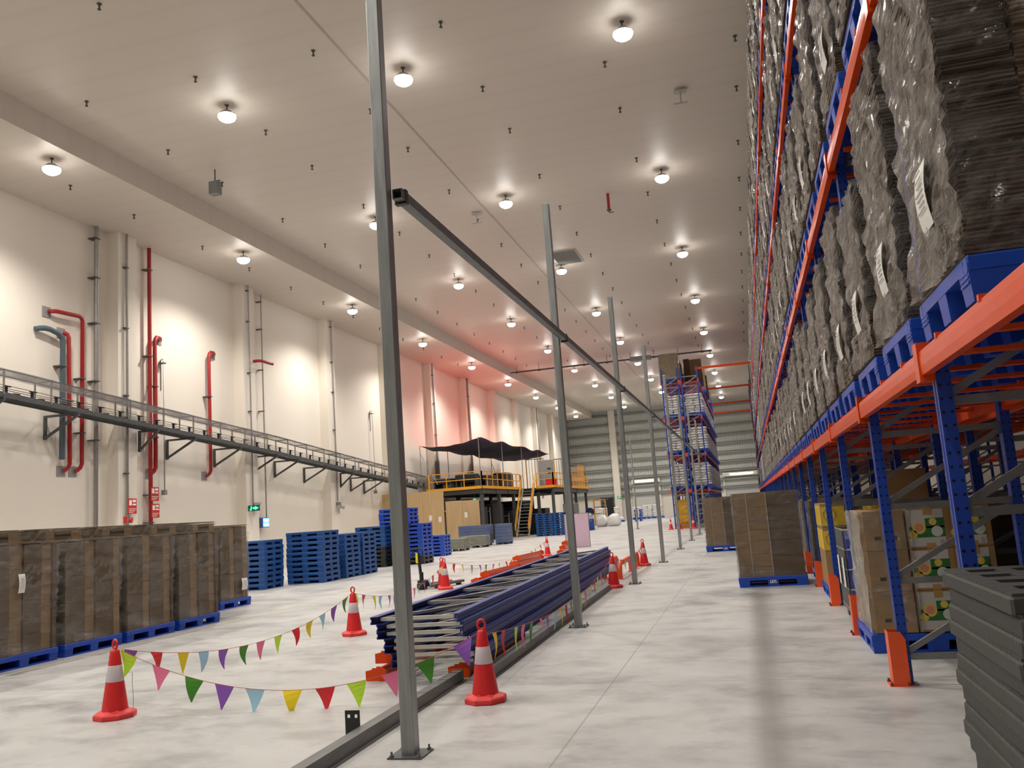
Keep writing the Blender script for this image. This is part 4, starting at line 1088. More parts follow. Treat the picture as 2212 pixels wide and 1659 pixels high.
# ================================================================== WRAPPED CARTONS ON THE LEFT
def carton_mesh(lx, ly, h, seed):
    """bundled flat cartons: vertical columns with different faces along y"""
    r = random.Random(seed); b = MB(); y = -ly / 2; k = 0
    while y < ly / 2 - 0.05:
        wd = r.uniform(0.17, 0.23) if k % 2 else r.uniform(0.30, 0.40)
        y1 = min(y + wd, ly / 2); hh = h - r.uniform(0, 0.03); ox = (r.uniform(-0.02, 0.0) if k % 2 else r.uniform(0.0, 0.02)); z = 0
        while z < hh - 0.02:
            z1 = min(hh, z + r.uniform(0.13, 0.30)); e = r.uniform(-0.005, 0.005)
            b.bx(-lx / 2 + ox + e, lx / 2 + ox + e, y + 0.003, y1 - 0.003, z, z1 - 0.003, (1 if k % 2 else 0)); z = z1
        y = y1; k += 1
    b.bx(-lx / 2 + 0.02, lx / 2 + 0.012, -ly / 2 + 0.01, ly / 2 - 0.01, h - 0.004, h + 0.016, 2)
    return b.mesh('carton_stack', [FLATD, FLATL, KLITE])
def aisle_mesh(seed):
    """load seen end on: light column, strap, light column, broad dark column"""
    r = random.Random(seed); b = MB()
    for (y0, y1, mi, ox) in ((-0.57, -0.33, 1, 0.0), (-0.325, 0.02, 1, 0.012), (0.025, 0.57, 0, 0.0)):
        z = 0
        while z < 1.47:
            z1 = min(1.5, z + r.uniform(0.14, 0.30)); e = r.uniform(-0.005, 0.005)
            b.bx(-0.57 + e, 0.57 + ox + e, y0, y1, z, z1 - 0.003, mi); z = z1
    for y in (-0.328, 0.022): b.bx(0.575, 0.59, y - 0.006, y + 0.006, 0, 1.5, 3)
    b.bx(-0.56, 0.56, -0.56, 0.56, 1.495, 1.506, 2)
    return b.mesh('carton_stack', [FLATD, FLATL, KLITE, mat('grey_strap', (0.4, 0.38, 0.33), 0.5)])
AIS = [aisle_mesh(3), aisle_mesh(9)]
CB = [carton_mesh(1.14, 1.14, 1.50, s) for s in (2, 5, 8)] + [carton_mesh(1.14, 1.1, 1.70, 13), carton_mesh(1.12, 1.08, 1.60, 17)]
CF = [film_mesh('film_wrap', 1.14, 1.14, 1.50, 91, [FILMC], 0.018), film_mesh('film_wrap', 1.14, 1.1, 1.70, 92, [FILMC], 0.018), film_mesh('film_wrap', 1.12, 1.08, 1.6, 93, [FILMC], 0.018)]
rows = [(-10.36, y, 0, 'front row by the wall, %s pallet from the left' % nth(i + 1)) for i, y in enumerate((7.35, 8.67, 9.99, 11.31, 12.62, 13.94))] + [(-11.72, y, 3, 'rear row by the wall, %s pallet from the left' % nth(i + 1)) for i, y in enumerate((9.4, 10.7, 12.0, 13.3, 14.6, 15.9))] + [(-11.72, 17.18, 4, 'dark end pallet nearest the blue pallets')]
for i, (x, y, kd, lab) in enumerate(rows):
    pallet(FLRP, (x, y, 0), 'blue floor pallet under the cartons, ' + lab, 'blue pallets under the wrapped cartons')
    me = CB[i % 3] if kd == 0 else CB[kd]
    t = tag(ob('wrapped_carton_load', me, None, (x, y, 0.18)), 'film-wrapped brown carton load, ' + lab, 'carton load', 'wrapped carton loads on the left')
    ob('film_wrap', CF[0 if kd == 0 else kd - 2], t)
    if i in (2, 12):
        l = ob('paper_label', LBM, t, (0.62, -0.1 if i == 2 else 0.3, 0.95 if i == 2 else 0.3), math.pi); l.scale = (1, 0.5 if i == 2 else 1.0, 0.8); l['label'] = 'white printed sheet'
# two carton loads standing in the aisle
for (x, y, w_, kd, lab) in ((0.27, 17.05, 0, 1, 'nearer brown carton load standing in the aisle by the rack'), (-0.85, 28.75, 0, 0, 'farther brown carton load standing in the aisle by the rack')):
    pl = pallet(FLRP, (x, y, 0), 'blue pallet under the ' + lab.replace(' standing in the aisle by the rack', ' in the aisle'), 'blue pallets in the aisle')
    t = tag(ob('wrapped_carton_load', AIS[kd], None, (x, y, 0.18), R(-90)), 'film-wrapped ' + lab, 'carton load', 'wrapped carton loads in the aisle')
    ob('film_wrap', CF[0], t)
    b = MB()
    for q, (a_, c_) in enumerate(((0.09, 0.105), (0.06, 0.075))):
        for i in range(4): b.bx(-0.055 + i * 0.03, -0.055 + i * 0.03 + (0.021 if (i + q) % 3 else 0.014), -0.604, -0.6, a_, c_ + 0.008)
    b.build('stencil_mark', PAPER, pl)['label'] = 'white stencil marking'

# ================================================================== STACKS OF EMPTY PALLETS
def stack(x, y, n, meshes, where, rz=0.0, z0=0.0, first=1):
    for i in range(n):
        me = meshes(i) if callable(meshes) else meshes
        c = {'PD': 'blue', 'PB': 'blue'}.get('PD', 'blue')
        if me is BLKP: c = 'black'
        if me is GRYP: c = 'dark grey'
        pallet(me, (x + rnd.uniform(-0.012, 0.012), y + rnd.uniform(-0.012, 0.012), z0 + 0.151 * i), '%s plastic pallet, %s from the bottom, %s' % (c, nth(i + first), where), 'empty pallet stacks', rz + rnd.uniform(-0.012, 0.012))
stack(-13.85, 22.4, 9, STKP, 'in the stack half hidden by the dark cartons', R(2))
stack(-12.86, 24.0, 10, STKP, 'in the tall front stack beside the cartons', R(1))
stack(-12.86, 25.5, 9, STKP, 'in the stack behind the tall front stack')
stack(-12.86, 26.75, 9, STKP, 'in the second stack behind the tall front stack', R(1))
stack(-13.75, 30.6, 10, lambda i: BLKP if i < 5 else STKP, 'in the stack with a black lower half')
stack(-12.5, 31.2, 10, lambda i: BLKP if i < 2 else STKB, 'in the stack behind the nearest post')
stack(-12.95, 31.0, 4, STKB, 'in the small stack on top of that pile', 0.05, 1.512)
stack(-13.75, 36.9, 6, STKB, 'in the low stack left of the wrapped bundles', R(4))
stack(-13.45, 57.9, 10, STKP, 'in the left stack right of the yellow stair')
stack(-12.2, 57.8, 10, STKP, 'in the right stack right of the yellow stair')
def slab_mesh():
    b = MB(); h = 0.078; q = 0.6
    b.cb(-q, q, -q, q, 0, h - 0.012, 0.01)
    for i in range(5): b.bx(-q + 0.01 + i * 0.237, -q + 0.01 + i * 0.237 + 0.226, -q - 0.002, q + 0.002, 0.008, h - 0.02)
    for j in range(9):
        y0 = -q + 0.01 + j * 0.1315
        if j % 2 == 0: b.bx(-q + 0.01, q - 0.01, y0, y0 + 0.128, h - 0.012, h)
        else:
            for i in range(6): b.bx(-q + 0.01 + i * 0.2, -q + 0.01 + i * 0.2 + 0.07, y0, y0 + 0.128, h - 0.012, h)
    return b.mesh('slotted_slab', PGREY)
SLB = slab_mesh()
for i in range(15):
    tag(ob('slotted_slab', SLB, None, (1.51 + 0.012 * math.sin(i * 2.1) + (0.02 if i < 4 else 0), 4.25 + rnd.uniform(-0.012, 0.012), i * 0.0785), rnd.uniform(-0.008, 0.008)), 'dark grey slotted plastic slab, %s from the bottom of the right edge stack' % nth(i + 1), 'slab', 'dark slabs stacked at the right edge')
# dark pallets at the right edge, close to the camera

# ================================================================== PLYWOOD AND BUNDLES
def plywood(label, x0, x1, y, h, notes):
    t = thing('plywood_panel', label, 'plywood panel', ((x0 + x1) / 2, y, 0), 0, 'tall plywood panels before the platform')
    wd = x1 - x0; n = max(1, round(wd / 1.22))
    for i in range(n):
        a = -wd / 2 + wd * i / n; c = -wd / 2 + wd * (i + 1) / n
        MB().bx(a + 0.004, c - 0.004, -0.02, 0.0, 0.0, h - 0.02 * (i % 2)).build('sheet', PLY, t, (0, -0.004 * (i % 2), 0))
    b = MB()
    for i in range(n + 1):
        a = -wd / 2 + wd * i / n; a = min(max(a, -wd / 2 + 0.05), wd / 2 - 0.05)
        b.bx(a - 0.04, a + 0.04, 0, 0.08, 0, h - 0.05)
    for z in (0.05, h / 2, h - 0.1): b.bx(-wd / 2 + 0.02, wd / 2 - 0.02, 0.0, 0.06, z - 0.04, z + 0.04)
    for q in (-1, 1): b.bar((q * wd * 0.35, 0.06, h * 0.6), (q * wd * 0.35, 0.9, 0.04), 0.06, 0.08)
    b.build('timber_back_frame', BOXM, t)
    for (u, z) in notes: MB().bx(u * wd - 0.09, u * wd + 0.09, -0.032, -0.026, z - 0.15, z + 0.15).build('paper_note', PAPER, t)
    return t
plywood('tall plywood panel on the left with two white notes', -20.9, -17.05, 47.6, 3.26, ((0.28, 1.72), (0.43, 1.6)))
plywood('lower plywood panel on the right with one small white note', -17.0, -14.95, 47.75, 2.6, ((0.1, 1.75),))
def bundle(label, loc, sx, sy, sz, mt, fm, rz=0.0, layers=0):
    t = thing('wrapped_bundle', label, 'bundle', loc, rz, 'wrapped bundles before the plywood')
    b = MB()
    if layers:
        for k in range(layers): b.bx(-sx / 2, sx / 2, -sy / 2, sy / 2, 0.1 + sz * k / layers, 0.1 + sz * (k + 1) / layers - 0.012)
    else: b.cb(-sx / 2, sx / 2, -sy / 2, sy / 2, 0.1, 0.1 + sz, 0.04)
    b.build('contents', mt, t)
    ob('film_wrap', film_mesh('film_wrap', sx, sy, sz, int(sx * 100), [fm, fm], 0.012), t, (0, 0, 0.1))
    b = MB()
    for i in (-1, 0, 1):
        for j in (-1, 1): b.bx(i * sx * 0.4 - 0.08, i * sx * 0.4 + 0.08, j * sy * 0.4 - 0.06, j * sy * 0.4 + 0.06, 0, 0.1)
    b.build('skid', DSTEEL, t)
SAGE = mat('sage_panels', (0.22, 0.23, 0.17), 0.5, var=0.12)
DENIM = mat('denim_blue_panels', (0.05, 0.10, 0.27), 0.5, var=0.15)
bundle('low sage green wrapped bundle, the nearer of the two', (-14.1, 41.2, 0), 0.85, 1.1, 0.52, SAGE, FILMC, R(4), 5)
bundle('low sage green wrapped bundle, the longer one behind', (-14.2, 44.3, 0), 1.35, 1.0, 0.53, SAGE, FILMC, R(4), 5)
bundle('long blue wrapped bundle in front of the plywood', (-14.85, 46.5, 0), 1.75, 0.9, 1.04, DENIM, FILMC, R(3), 6)
bundle('short blue wrapped bundle at the right end of the long one', (-13.35, 46.9, 0), 0.75, 1.0, 1.03, DENIM, FILMC, R(3), 6)

# ================================================================== STEEL PLATFORM, STAIR, CANOPY
PZ = 3.4
t = thing('steel_platform', 'dark steel mezzanine platform with yellow edge and railings', 'platform', (-17.8, 58.0, 0))
def T(x, y, z): return (x + 17.8, y - 58.0, z)
def tb(b, x0, x1, y0, y1, z0, z1): return b.bx(x0 + 17.8, x1 + 17.8, y0 - 58, y1 - 58, z0, z1)
DECK = mat('chequer_deck', (0.05, 0.052, 0.05), 0.5, 0.3, var=0.2)
tb(tb(MB(), -19.9, -16.1, 52.4, 62.0, PZ - 0.06, PZ), -19.9, -13.6, 62.0, 76.0, PZ - 0.06, PZ).build('deck', DECK, t)
b = MB()
tb(b, -19.9, -16.1, 52.38, 52.44, PZ - 0.05, PZ + 0.13); tb(b, -16.14, -16.08, 52.38, 62.0, PZ - 0.05, PZ + 0.13); tb(b, -14.95, -13.6, 61.98, 62.04, PZ - 0.05, PZ + 0.13); tb(b, -13.64, -13.58, 62.0, 76, PZ - 0.05, PZ + 0.13)
b.build('kick_plate', YEL, t)
b = MB()
for y in (52.6, 55.6, 58.6, 61.7, 66, 71, 75.8): tb(b, -19.9, -16.1 if y < 61.9 else -13.6, y - 0.08, y + 0.08, PZ - 0.34, PZ - 0.06)
for x in (-19.8, -16.25): tb(b, x - 0.08, x + 0.08, 52.5, 76, PZ - 0.36, PZ - 0.08)
tb(b, -13.8, -13.66, 62.1, 76, PZ - 0.36, PZ - 0.08)
b.build('beams', DSTEEL, t)
for (x, y) in ((-19.7, 52.7), (-16.3, 52.7), (-16.3, 56.6), (-16.3, 60.4), (-19.7, 58), (-13.8, 62.3), (-14.9, 62.3), (-13.8, 66.5), (-13.8, 71), (-16.3, 66), (-19.7, 66), (-13.8, 75.6)):
    b = MB(); tb(b, x - 0.1, x + 0.1, y - 0.1, y + 0.1, 0, PZ - 0.34); tb(b, x - 0.17, x + 0.17, y - 0.17, y + 0.17, 0, 0.02)
    b.bar(T(x, y, PZ - 0.9), T(x, y + 0.6, PZ - 0.36), 0.06, 0.06).build('column', DSTEEL, t)
def railing(pts, h=1.05, step=1.25, mt=YEL, toph=None):
    for (p, q) in zip(pts[:-1], pts[1:]):
        p = Vector(p); q = Vector(q); L = (q - p).length; n = max(1, round(L / step))
        r = MB()
        for hh in (h, h * 0.55): r.bar(T(*(p + Vector((0, 0, hh)))), T(*(q + Vector((0, 0, hh)))), 0.05, 0.05)
        r.build('handrail', mt, t)
        for i in range(n + 1):
            c = p + (q - p) * i / n
            wd = 0.09 if i in (0, n) else 0.05
            b = MB(); b.bar(T(*c), T(*(c + Vector((0, 0, h)))), wd, wd); b.build('rail_post', mt, t)
railing([(-19.7, 52.45, PZ), (-16.15, 52.45, PZ), (-16.12, 62.0, PZ)])
railing([(-14.9, 62.05, PZ), (-13.65, 62.05, PZ), (-13.62, 75.9, PZ)])
# mesh cage on the far right of the platform
b = MB()
for i in range(9): b.bar(T(-14.9 + i * 0.16, 75.0, PZ), T(-14.9 + i * 0.16, 75.0, PZ + 1.9), 0.03, 0.03)
for z in (0.1, 0.9, 1.9): b.bar(T(-14.9, 75, PZ + z), T(-13.6, 75, PZ + z), 0.05, 0.05)
for i in range(7): b.bar(T(-13.62, 72 + i * 0.5, PZ), T(-13.62, 72 + i * 0.5, PZ + 1.9), 0.03, 0.03)
for z in (1.5, 1.9): b.bar(T(-13.62, 72, PZ + z), T(-13.62, 75, PZ + z), 0.05, 0.05)
b.build('safety_cage', YEL, t)
# tall mesh fence panels on the deck
for i, (x0, x1, y) in enumerate(((-16.6, -15.2, 66.0), (-14.9, -13.7, 68.5))):
    b = MB()
    for q in range(7): b.bar(T(x0 + (x1 - x0) * q / 6, y, PZ), T(x0 + (x1 - x0) * q / 6, y, PZ + 2.35), 0.025, 0.025)
    b.bar(T(x0, y, PZ + 2.35), T(x1, y, PZ + 2.35), 0.05, 0.05)
    b.build('mesh_fence', BLK, t)
    b = MB()
    for x in (x0, x1): b.bar(T(x, y, PZ), T(x, y, PZ + 2.4), 0.07, 0.07)
    b.build('fence_post', YEL, t)
# stair
t = thing('steel_stair', 'steep grey stair with double yellow handrails up to the platform', 'stair', (-15.53, 59.4, 0))
A = Vector((0, 0, 0)); B_ = Vector((0, 2.55, PZ)); W_ = 0.42
for s in (-1, 1):
    MB().bar((s * W_, 0, 0.0), (s * W_, 2.55, PZ), 0.05, 0.2).build('stringer', mat('stair_grey', (0.50, 0.50, 0.46), 0.5, 0.2, var=0.15), t)
    b = MB()
    for o_ in (0.55, 0.95): b.tube([(s * (W_ + 0.06), -0.15, o_ - 0.1), (s * (W_ + 0.06), 2.55, PZ + o_), (s * (W_ + 0.06), 2.75, PZ + o_)], 0.032, 8)
    for q in range(5):
        u = q / 4; b.cyl((s * (W_ + 0.06), 2.55 * u, PZ * u), (s * (W_ + 0.06), 2.55 * u, PZ * u + 0.95), 0.026, n=8)
    b.tube([(s * (W_ + 0.06), -0.15, 0.85), (s * (W_ + 0.06), -0.22, 0.65), (s * (W_ + 0.06), -0.15, 0.45)], 0.032, 8)
    b.build('handrail', YEL, t)
for q in range(14):
    u = (q + 0.6) / 14.5
    MB().bx(-W_, W_, 2.55 * u - 0.11, 2.55 * u + 0.11, PZ * u - 0.015, PZ * u + 0.02).build('tread', mat('stair_grey', (0.50, 0.50, 0.46), 0.5, 0.2, var=0.15), t)
# canopy
t = thing('cloth_canopy', 'dark navy cloth canopy on thin poles over the platform', 'canopy', (-18.2, 60.5, PZ))
ys = [52.4, 57.8, 63.2, 68.6]; b = MB(); nu, nv = 14, 36; vs = []
for j in range(nv + 1):
    y = 52.4 + (72.2 - 52.4) * j / nv; v = (y - 52.4) / 5.4
    for i in range(nu + 1):
        x = -20.25 + 4.2 * i / nu; u = i / nu
        sag = 0.26 * (1 - (2 * u - 1) ** 2) + 0.16 * math.sin(math.pi * (v % 1.0)) ** 2 * (0.4 + 0.6 * abs(2 * u - 1))
        vs.append((x + 18.2, y - 60.5, 3.22 - sag - 0.25 * (1 - u) + 0.02 * math.sin(i * 1.7 + j)))
fs = [(j * (nu + 1) + i, j * (nu + 1) + i + 1, (j + 1) * (nu + 1) + i + 1, (j + 1) * (nu + 1) + i) for j in range(nv) for i in range(nu)]
b.add(vs, fs, 0, True)
co = b.build('cloth', [REDC, NAVYC], t); co['label'] = 'cloth, red above and navy below'; md = co.modifiers.new('thickness', 'SOLIDIFY'); md.thickness = 0.012; md.offset = -1; md.material_offset = 1; md.material_offset_rim = 0
for y in ys:
    for x in (-20.2, -16.2): MB().cyl((x + 18.2, y - 60.5, 0.0 if x > -20 else 0.0), (x + 18.2, y - 60.5, 3.22 if x > -17 else 2.97), 0.028, n=8).build('pole', SILV, t)
for y in (52.4,): MB().cyl((-20.2 + 18.2, y - 60.5, 2.5), (-19.1 + 18.2, y - 60.5, 0.4), 0.025, n=8).cyl((-20.2 + 18.2, 68.6 - 60.5, 2.5), (-19.4 + 18.2, 68.6 - 60.5, 0.3), 0.025, n=8).build('diagonal_prop', SILV, t)
# machinery on and under the platform
def machine(label, loc, parts, rz=0.0, group='dark machinery at the platform'):
    t = thing('machine_unit', label, 'machine', loc, rz, group)
    for (nm, mt, boxes) in parts:
        b = MB()
        for q in boxes:
            if len(q) == 6: b.cb(*q, 0.02)
            else: b.cyl(q[0], q[1], q[2], n=12)
        b.build(nm, mt, t)
    return t
MDK = mat('machine_dark', (0.022, 0.024, 0.024), 0.45, 0.2, var=0.3)
MGR = mat('machine_grey', (0.17, 0.18, 0.17), 0.5, 0.2, var=0.15)
for i, (x, y, w_, d_, h_) in enumerate(((-18.9, 53.6, 1.6, 1.4, 2.6), (-17.2, 54.2, 1.2, 1.2, 2.2), (-18.8, 56.2, 1.8, 2.0, 2.8), (-17.1, 57.3, 1.0, 2.6, 2.4), (-18.5, 59.8, 2.0, 2.4, 2.7), (-17.0, 61.2, 1.0, 1.8, 1.9), (-15.6, 64.5, 1.6, 1.6, 1.9), (-17.6, 65.0, 2.2, 2.4, 2.6))):
    machine('dark machine cabinet under the platform, %s from the front' % nth(i + 1), (x, y, 0), (('body', MDK, [(-w_ / 2, w_ / 2, -d_ / 2, d_ / 2, 0.1, h_)]), ('feet', DSTEEL, [(-w_ / 2 + 0.05, -w_ / 2 + 0.2, -d_ / 2 + 0.05, d_ / 2 - 0.05, 0, 0.1), (w_ / 2 - 0.2, w_ / 2 - 0.05, -d_ / 2 + 0.05, d_ / 2 - 0.05, 0, 0.1)]),
        ('door_panel', mat('machine_panel', (0.05, 0.055, 0.055), 0.4, 0.3, var=0.2), [(-w_ * 0.4, w_ * 0.1, -d_ / 2 - 0.02, -d_ / 2, 0.3, h_ * 0.7)]), ('pipework', SILV, [((w_ * 0.3, -d_ / 2 - 0.08, 0.2), (w_ * 0.3, -d_ / 2 - 0.08, h_ * 0.9), 0.05), ((-w_ * 0.3, -d_ / 2 - 0.08, h_ * 0.8), (w_ * 0.3, -d_ / 2 - 0.08, h_ * 0.8), 0.04)])))
for i, (x, y, w_, d_, h_) in enumerate(((-19.0, 53.8, 1.2, 1.6, 0.75), (-17.6, 54.0, 1.4, 0.9, 0.95), (-17.2, 57.0, 0.8, 3.0, 0.9), (-17.0, 60.5, 0.9, 2.2, 1.15), (-18.6, 59.0, 1.2, 3.0, 1.0))):
    machine('low dark machine on the platform deck, %s from the front' % nth(i + 1), (x, y, PZ), (('frame', DSTEEL, [(-w_ / 2, -w_ / 2 + 0.08, -d_ / 2, d_ / 2, 0, h_ * 0.6), (w_ / 2 - 0.08, w_ / 2, -d_ / 2, d_ / 2, 0, h_ * 0.6)]), ('body', MDK, [(-w_ / 2, w_ / 2, -d_ / 2, d_ / 2, h_ * 0.6, h_)]),
        ('rollers', SILV, [((-w_ / 2, -d_ / 2 + d_ * q / 6, h_ + 0.03), (w_ / 2, -d_ / 2 + d_ * q / 6, h_ + 0.03), 0.03) for q in range(1, 6)])))
machine('grey control cabinet on the platform beside the stair head', (-14.75, 65.2, PZ), (('body', mat('cabinet_grey', (0.33, 0.34, 0.33), 0.4, 0.1, var=0.05), [(-0.55, 0.45, -0.3, 0.3, 0.05, 2.15)]), ('plinth', DSTEEL, [(-0.52, 0.42, -0.27, 0.27, 0, 0.05)]), ('switches', BLK, [(0.1, 0.2, -0.33, -0.3, 1.4, 1.55), (0.25, 0.35, -0.33, -0.3, 1.4, 1.55), (0.1, 0.35, -0.33, -0.3, 1.1, 1.2)])), 0, 'cabinets at the platform')
t = thing('red_crate', 'bright red open crate on the platform near the yellow cage', 'crate', (-14.05, 64.2, PZ + 0.13))
b = MB(); rm = mat('bright_red_plastic', (0.80, 0.02, 0.015), 0.4)
b.bx(-0.36, 0.36, -0.3, 0.3, 0, 0.03)
for (x0, x1, y0, y1) in ((-0.36, 0.36, -0.3, -0.27), (-0.36, 0.36, 0.27, 0.3), (-0.36, -0.33, -0.27, 0.27), (0.33, 0.36, -0.27, 0.27)): b.bx(x0, x1, y0, y1, 0.03, 0.62)
b.build('shell', rm, t)
MB().bx(-0.38, 0.38, -0.32, -0.29, 0.56, 0.64).bx(-0.38, 0.38, 0.29, 0.32, 0.56, 0.64).bx(-0.38, -0.35, -0.29, 0.29, 0.56, 0.64).bx(0.35, 0.38, -0.29, 0.29, 0.56, 0.64).build('rim', BLK, t)
t['label'] = 'bright red open crate on the platform near the yellow cage'
t.location = (-14.05, 63.2, PZ)
es = exit_sign('tiny green lit sign in the dark under the platform', (-16.75, 52.6, 2.72), 0, 0.5)
MB().cyl((0, 0, 0.12), (0, 0, 0.70), 0.02, n=6).build('hanger', DSTEEL, es)

# ================================================================== MIDDLE FLOOR
t = thing('foam_board', 'pale pink foam board standing upright beyond the frame pile', 'board', (-7.25, 37.0, 0), R(18))
MB().bx(-0.5, 0.5, -0.05, 0.05, 0.02, 1.42).build('panel', PINK, t)
b = MB()
for (x0, x1, z0, z1) in ((-0.53, -0.5, 0, 1.45), (0.5, 0.53, 0, 1.45), (-0.5, 0.5, 1.42, 1.45), (-0.5, 0.5, 0, 0.02)): b.bx(x0, x1, -0.055, 0.055, z0, z1)
b.build('edge_trim', mat('trim_grey', (0.30, 0.29, 0.30), 0.5), t)
MB().bar((-0.35, 0.05, 1.0), (-0.35, 0.5, 0.02), 0.04, 0.04).bar((0.35, 0.05, 1.0), (0.35, 0.5, 0.02), 0.04, 0.04).build('prop', BOXM, t)
# pallet truck
t = thing('pallet_truck', 'black pallet truck with upright handle and yellow tag behind the frames', 'pallet truck', (-7.62, 19.4, 0), R(-20))
b = MB().bar((0, 0, 0.35), (0, -0.06, 0.85), 0.055, 0.05)
b.build('tiller', BLK, t)
b = MB().tube([(0, -0.06, 0.70), (-0.10, -0.06, 0.76), (-0.15, -0.07, 0.82), (-0.15, -0.07, 0.93), (-0.12, -0.07, 0.96), (0.12, -0.07, 0.96), (0.15, -0.07, 0.93), (0.15, -0.07, 0.82), (0.10, -0.06, 0.76), (0, -0.06, 0.70)], 0.016, 8)
b.cyl((0, -0.06, 0.8), (0, -0.07, 0.96), 0.014, n=8)
b.build('handle_loop', BLK, t)
MB().bx(-0.03, 0.03, -0.12, -0.105, 0.62, 0.86).build('yellow_tag', mat('tag_yellow', (0.75, 0.72, 0.05), 0.5), t)
MB().cyl((0, 0.02, 0.05), (0, 0.02, 0.4), 0.05, n=12).cb(-0.12, 0.12, -0.02, 0.16, 0.06, 0.22, 0.02).build('pump', BLK, t)
for s in (-1, 1):
    MB().cb(s * 0.19 - 0.08, s * 0.19 + 0.08, 0.14, 1.3, 0.05, 0.11, 0.01).build('fork', mat('truck_grey', (0.12, 0.12, 0.12), 0.4), t)
    MB().cyl((s * 0.19 - 0.06, 1.15, 0.04), (s * 0.19 + 0.06, 1.15, 0.04), 0.04, n=12).build('roller', BLK, t)
MB().cyl((-0.09, 0.03, 0.09), (0.09, 0.03, 0.09), 0.09, n=14).build('steer_wheel', BLK, t)
# grey machine cabinet, blue drum, clear water bottle, orange framed door stand behind the pink board
machine('grey electric cabinet behind the pink board', (-12.6, 63.0, 0), (('body', mat('cabinet_dark_grey', (0.17, 0.18, 0.18), 0.4, 0.1, var=0.05), [(-0.6, 0.45, -0.35, 0.35, 0.05, 2.1)]), ('plinth', DSTEEL, [(-0.57, 0.42, -0.32, 0.32, 0, 0.05)]), ('display', BLK, [(-0.1, 0.25, -0.37, -0.35, 1.35, 1.45), (0.0, 0.2, -0.37, -0.35, 1.0, 1.15), (0.05, 0.2, -0.37, -0.35, 0.8, 0.86)])), 0, 'cabinets at the platform')
t = thing('plastic_drum', 'blue plastic drum right of the pink board', 'drum', (-11.75, 65.5, 0))
MB().lathe([(0.25, 0), (0.28, 0.02), (0.285, 0.28), (0.295, 0.3), (0.285, 0.32), (0.285, 0.56), (0.295, 0.58), (0.285, 0.6), (0.27, 0.78), (0.26, 0.8)], 24).build('body', mat('drum_blue', (0.02, 0.08, 0.38), 0.4, var=0.1), t)
MB().lathe([(0.268, 0.8), (0.268, 0.83)], 24).build('lid', mat('drum_lid', (0.015, 0.05, 0.25), 0.4), t)
t = thing('water_bottle', 'clear round water bottle standing on the blue drum', 'bottle', (-11.75, 65.5, 0.83))
MB().lathe([(0.24, 0), (0.26, 0.02), (0.25, 0.12), (0.26, 0.14), (0.25, 0.28), (0.2, 0.36), (0.06, 0.42)], 20).build('body', film('bottle_plastic', 0.55, (0.55, 0.62, 0.64), 0.1, 4.0), t)
MB().lathe([(0.055, 0.42), (0.055, 0.47)], 12).build('cap', PAPER, t)
t = thing('swivel_fan', 'dark blue round fan on a stand behind the blue drum', 'fan', (-12.0, 67.0, 0))
MB().cyl((0, 0, 0.02), (0, 0, 1.2), 0.03, n=8).lathe([(0.25, 0), (0.25, 0.03)], 16).build('stand', DSTEEL, t)
MB().cyl((0, -0.1, 1.35), (0, 0.1, 1.35), 0.34, 0.34, 20).build('head', mat('fan_navy', (0.012, 0.02, 0.10), 0.4), t)
t = thing('door_stand', 'orange and black steel frame standing right of the blue drum', 'frame', (-13.0, 80, 0))
b = MB()
for x in (-0.9, 0.15): b.bx(x - 0.06, x + 0.06, -0.06, 0.06, 0, 2.3)
b.bx(-0.96, 0.21, -0.05, 0.05, 2.3, 2.4).build('post', mat('frame_ochre', (0.45, 0.20, 0.05), 0.5, var=0.1), t)
b = MB()
for z in (0.5, 1.1, 1.7): b.bx(-0.84, 0.09, -0.03, 0.03, z - 0.03, z + 0.03)
b.bx(0.3, 0.9, -0.05, 0.05, 0.05, 2.3).bx(0.25, 0.95, -0.1, 0.1, 0, 0.05).build('panel', BLK, t)
# big white bags and far sack piles
for i, (x, y, sx, sy, sz, lab) in enumerate(((-12.45, 75.0, 0.95, 0.95, 0.95, 'big white bulk bag on the floor, left one of the two'), (-11.35, 74.6, 1.15, 1.0, 0.98, 'big white bulk bag on the floor, right one of the two'))):
    b = MB(); b.pillow(0, 0, sz / 2, sx, sy, sz, 0.38, 20, 12, 0, 0.38)
    r = random.Random(i)
    b.v = [(p[0] * (1.08 - 0.22 * p[2] / sz + r.uniform(-.07, .07)), p[1] * (1.05 - 0.2 * p[2] / sz + r.uniform(-.07, .07)), max(0, p[2] * (0.95 + 0.1 * math.sin(3 * p[0] + i) + r.uniform(-.05, .04)))) for p in b.v]
    t = tag(b.build('bulk_bag', WSACK, None, (x, y, 0)), lab, 'bag', 'big white bulk bags')
    MB().tube([(-0.2, 0, sz - 0.05), (-0.1, 0, sz + 0.08), (0.1, 0, sz + 0.08), (0.2, 0, sz - 0.05)], 0.02, 6).build('lifting_loop', WSACK, t)
for i, (x, y, n, lab) in enumerate(((-15.1, 100.6, 9, 'second pile left of the column'), (-16.3, 100.5, 9, 'left pile by the far wall'), (-13.5, 92.0, 2, 'low pile before the far wall'), (-12.7, 102.6, 8, 'second pile at the far roller door'), (-11.5, 102.6, 9, 'middle pile at the far roller door'), (-10.3, 102.6, 9, 'right pile at the far roller door'))):
    pallet(FLRP, (x, y, 0), 'blue pallet under the sacks, ' + lab, 'blue pallets by the far wall')
    sacks(x, y, 0.18, n, '(%s)' % lab, 'white sacks by the far wall')
for i, (x, y) in enumerate(((-11.3, 88.9), (-10.95, 89.9))):
    p = tag(ob('pallet', FLRP, None, (x, y, 0.6)), '%s blue pallet standing on its edge before the far sacks' % ['left', 'right'][i], 'pallet', 'blue pallets by the far wall')
    p.rotation_euler = (0, R(90), 0)
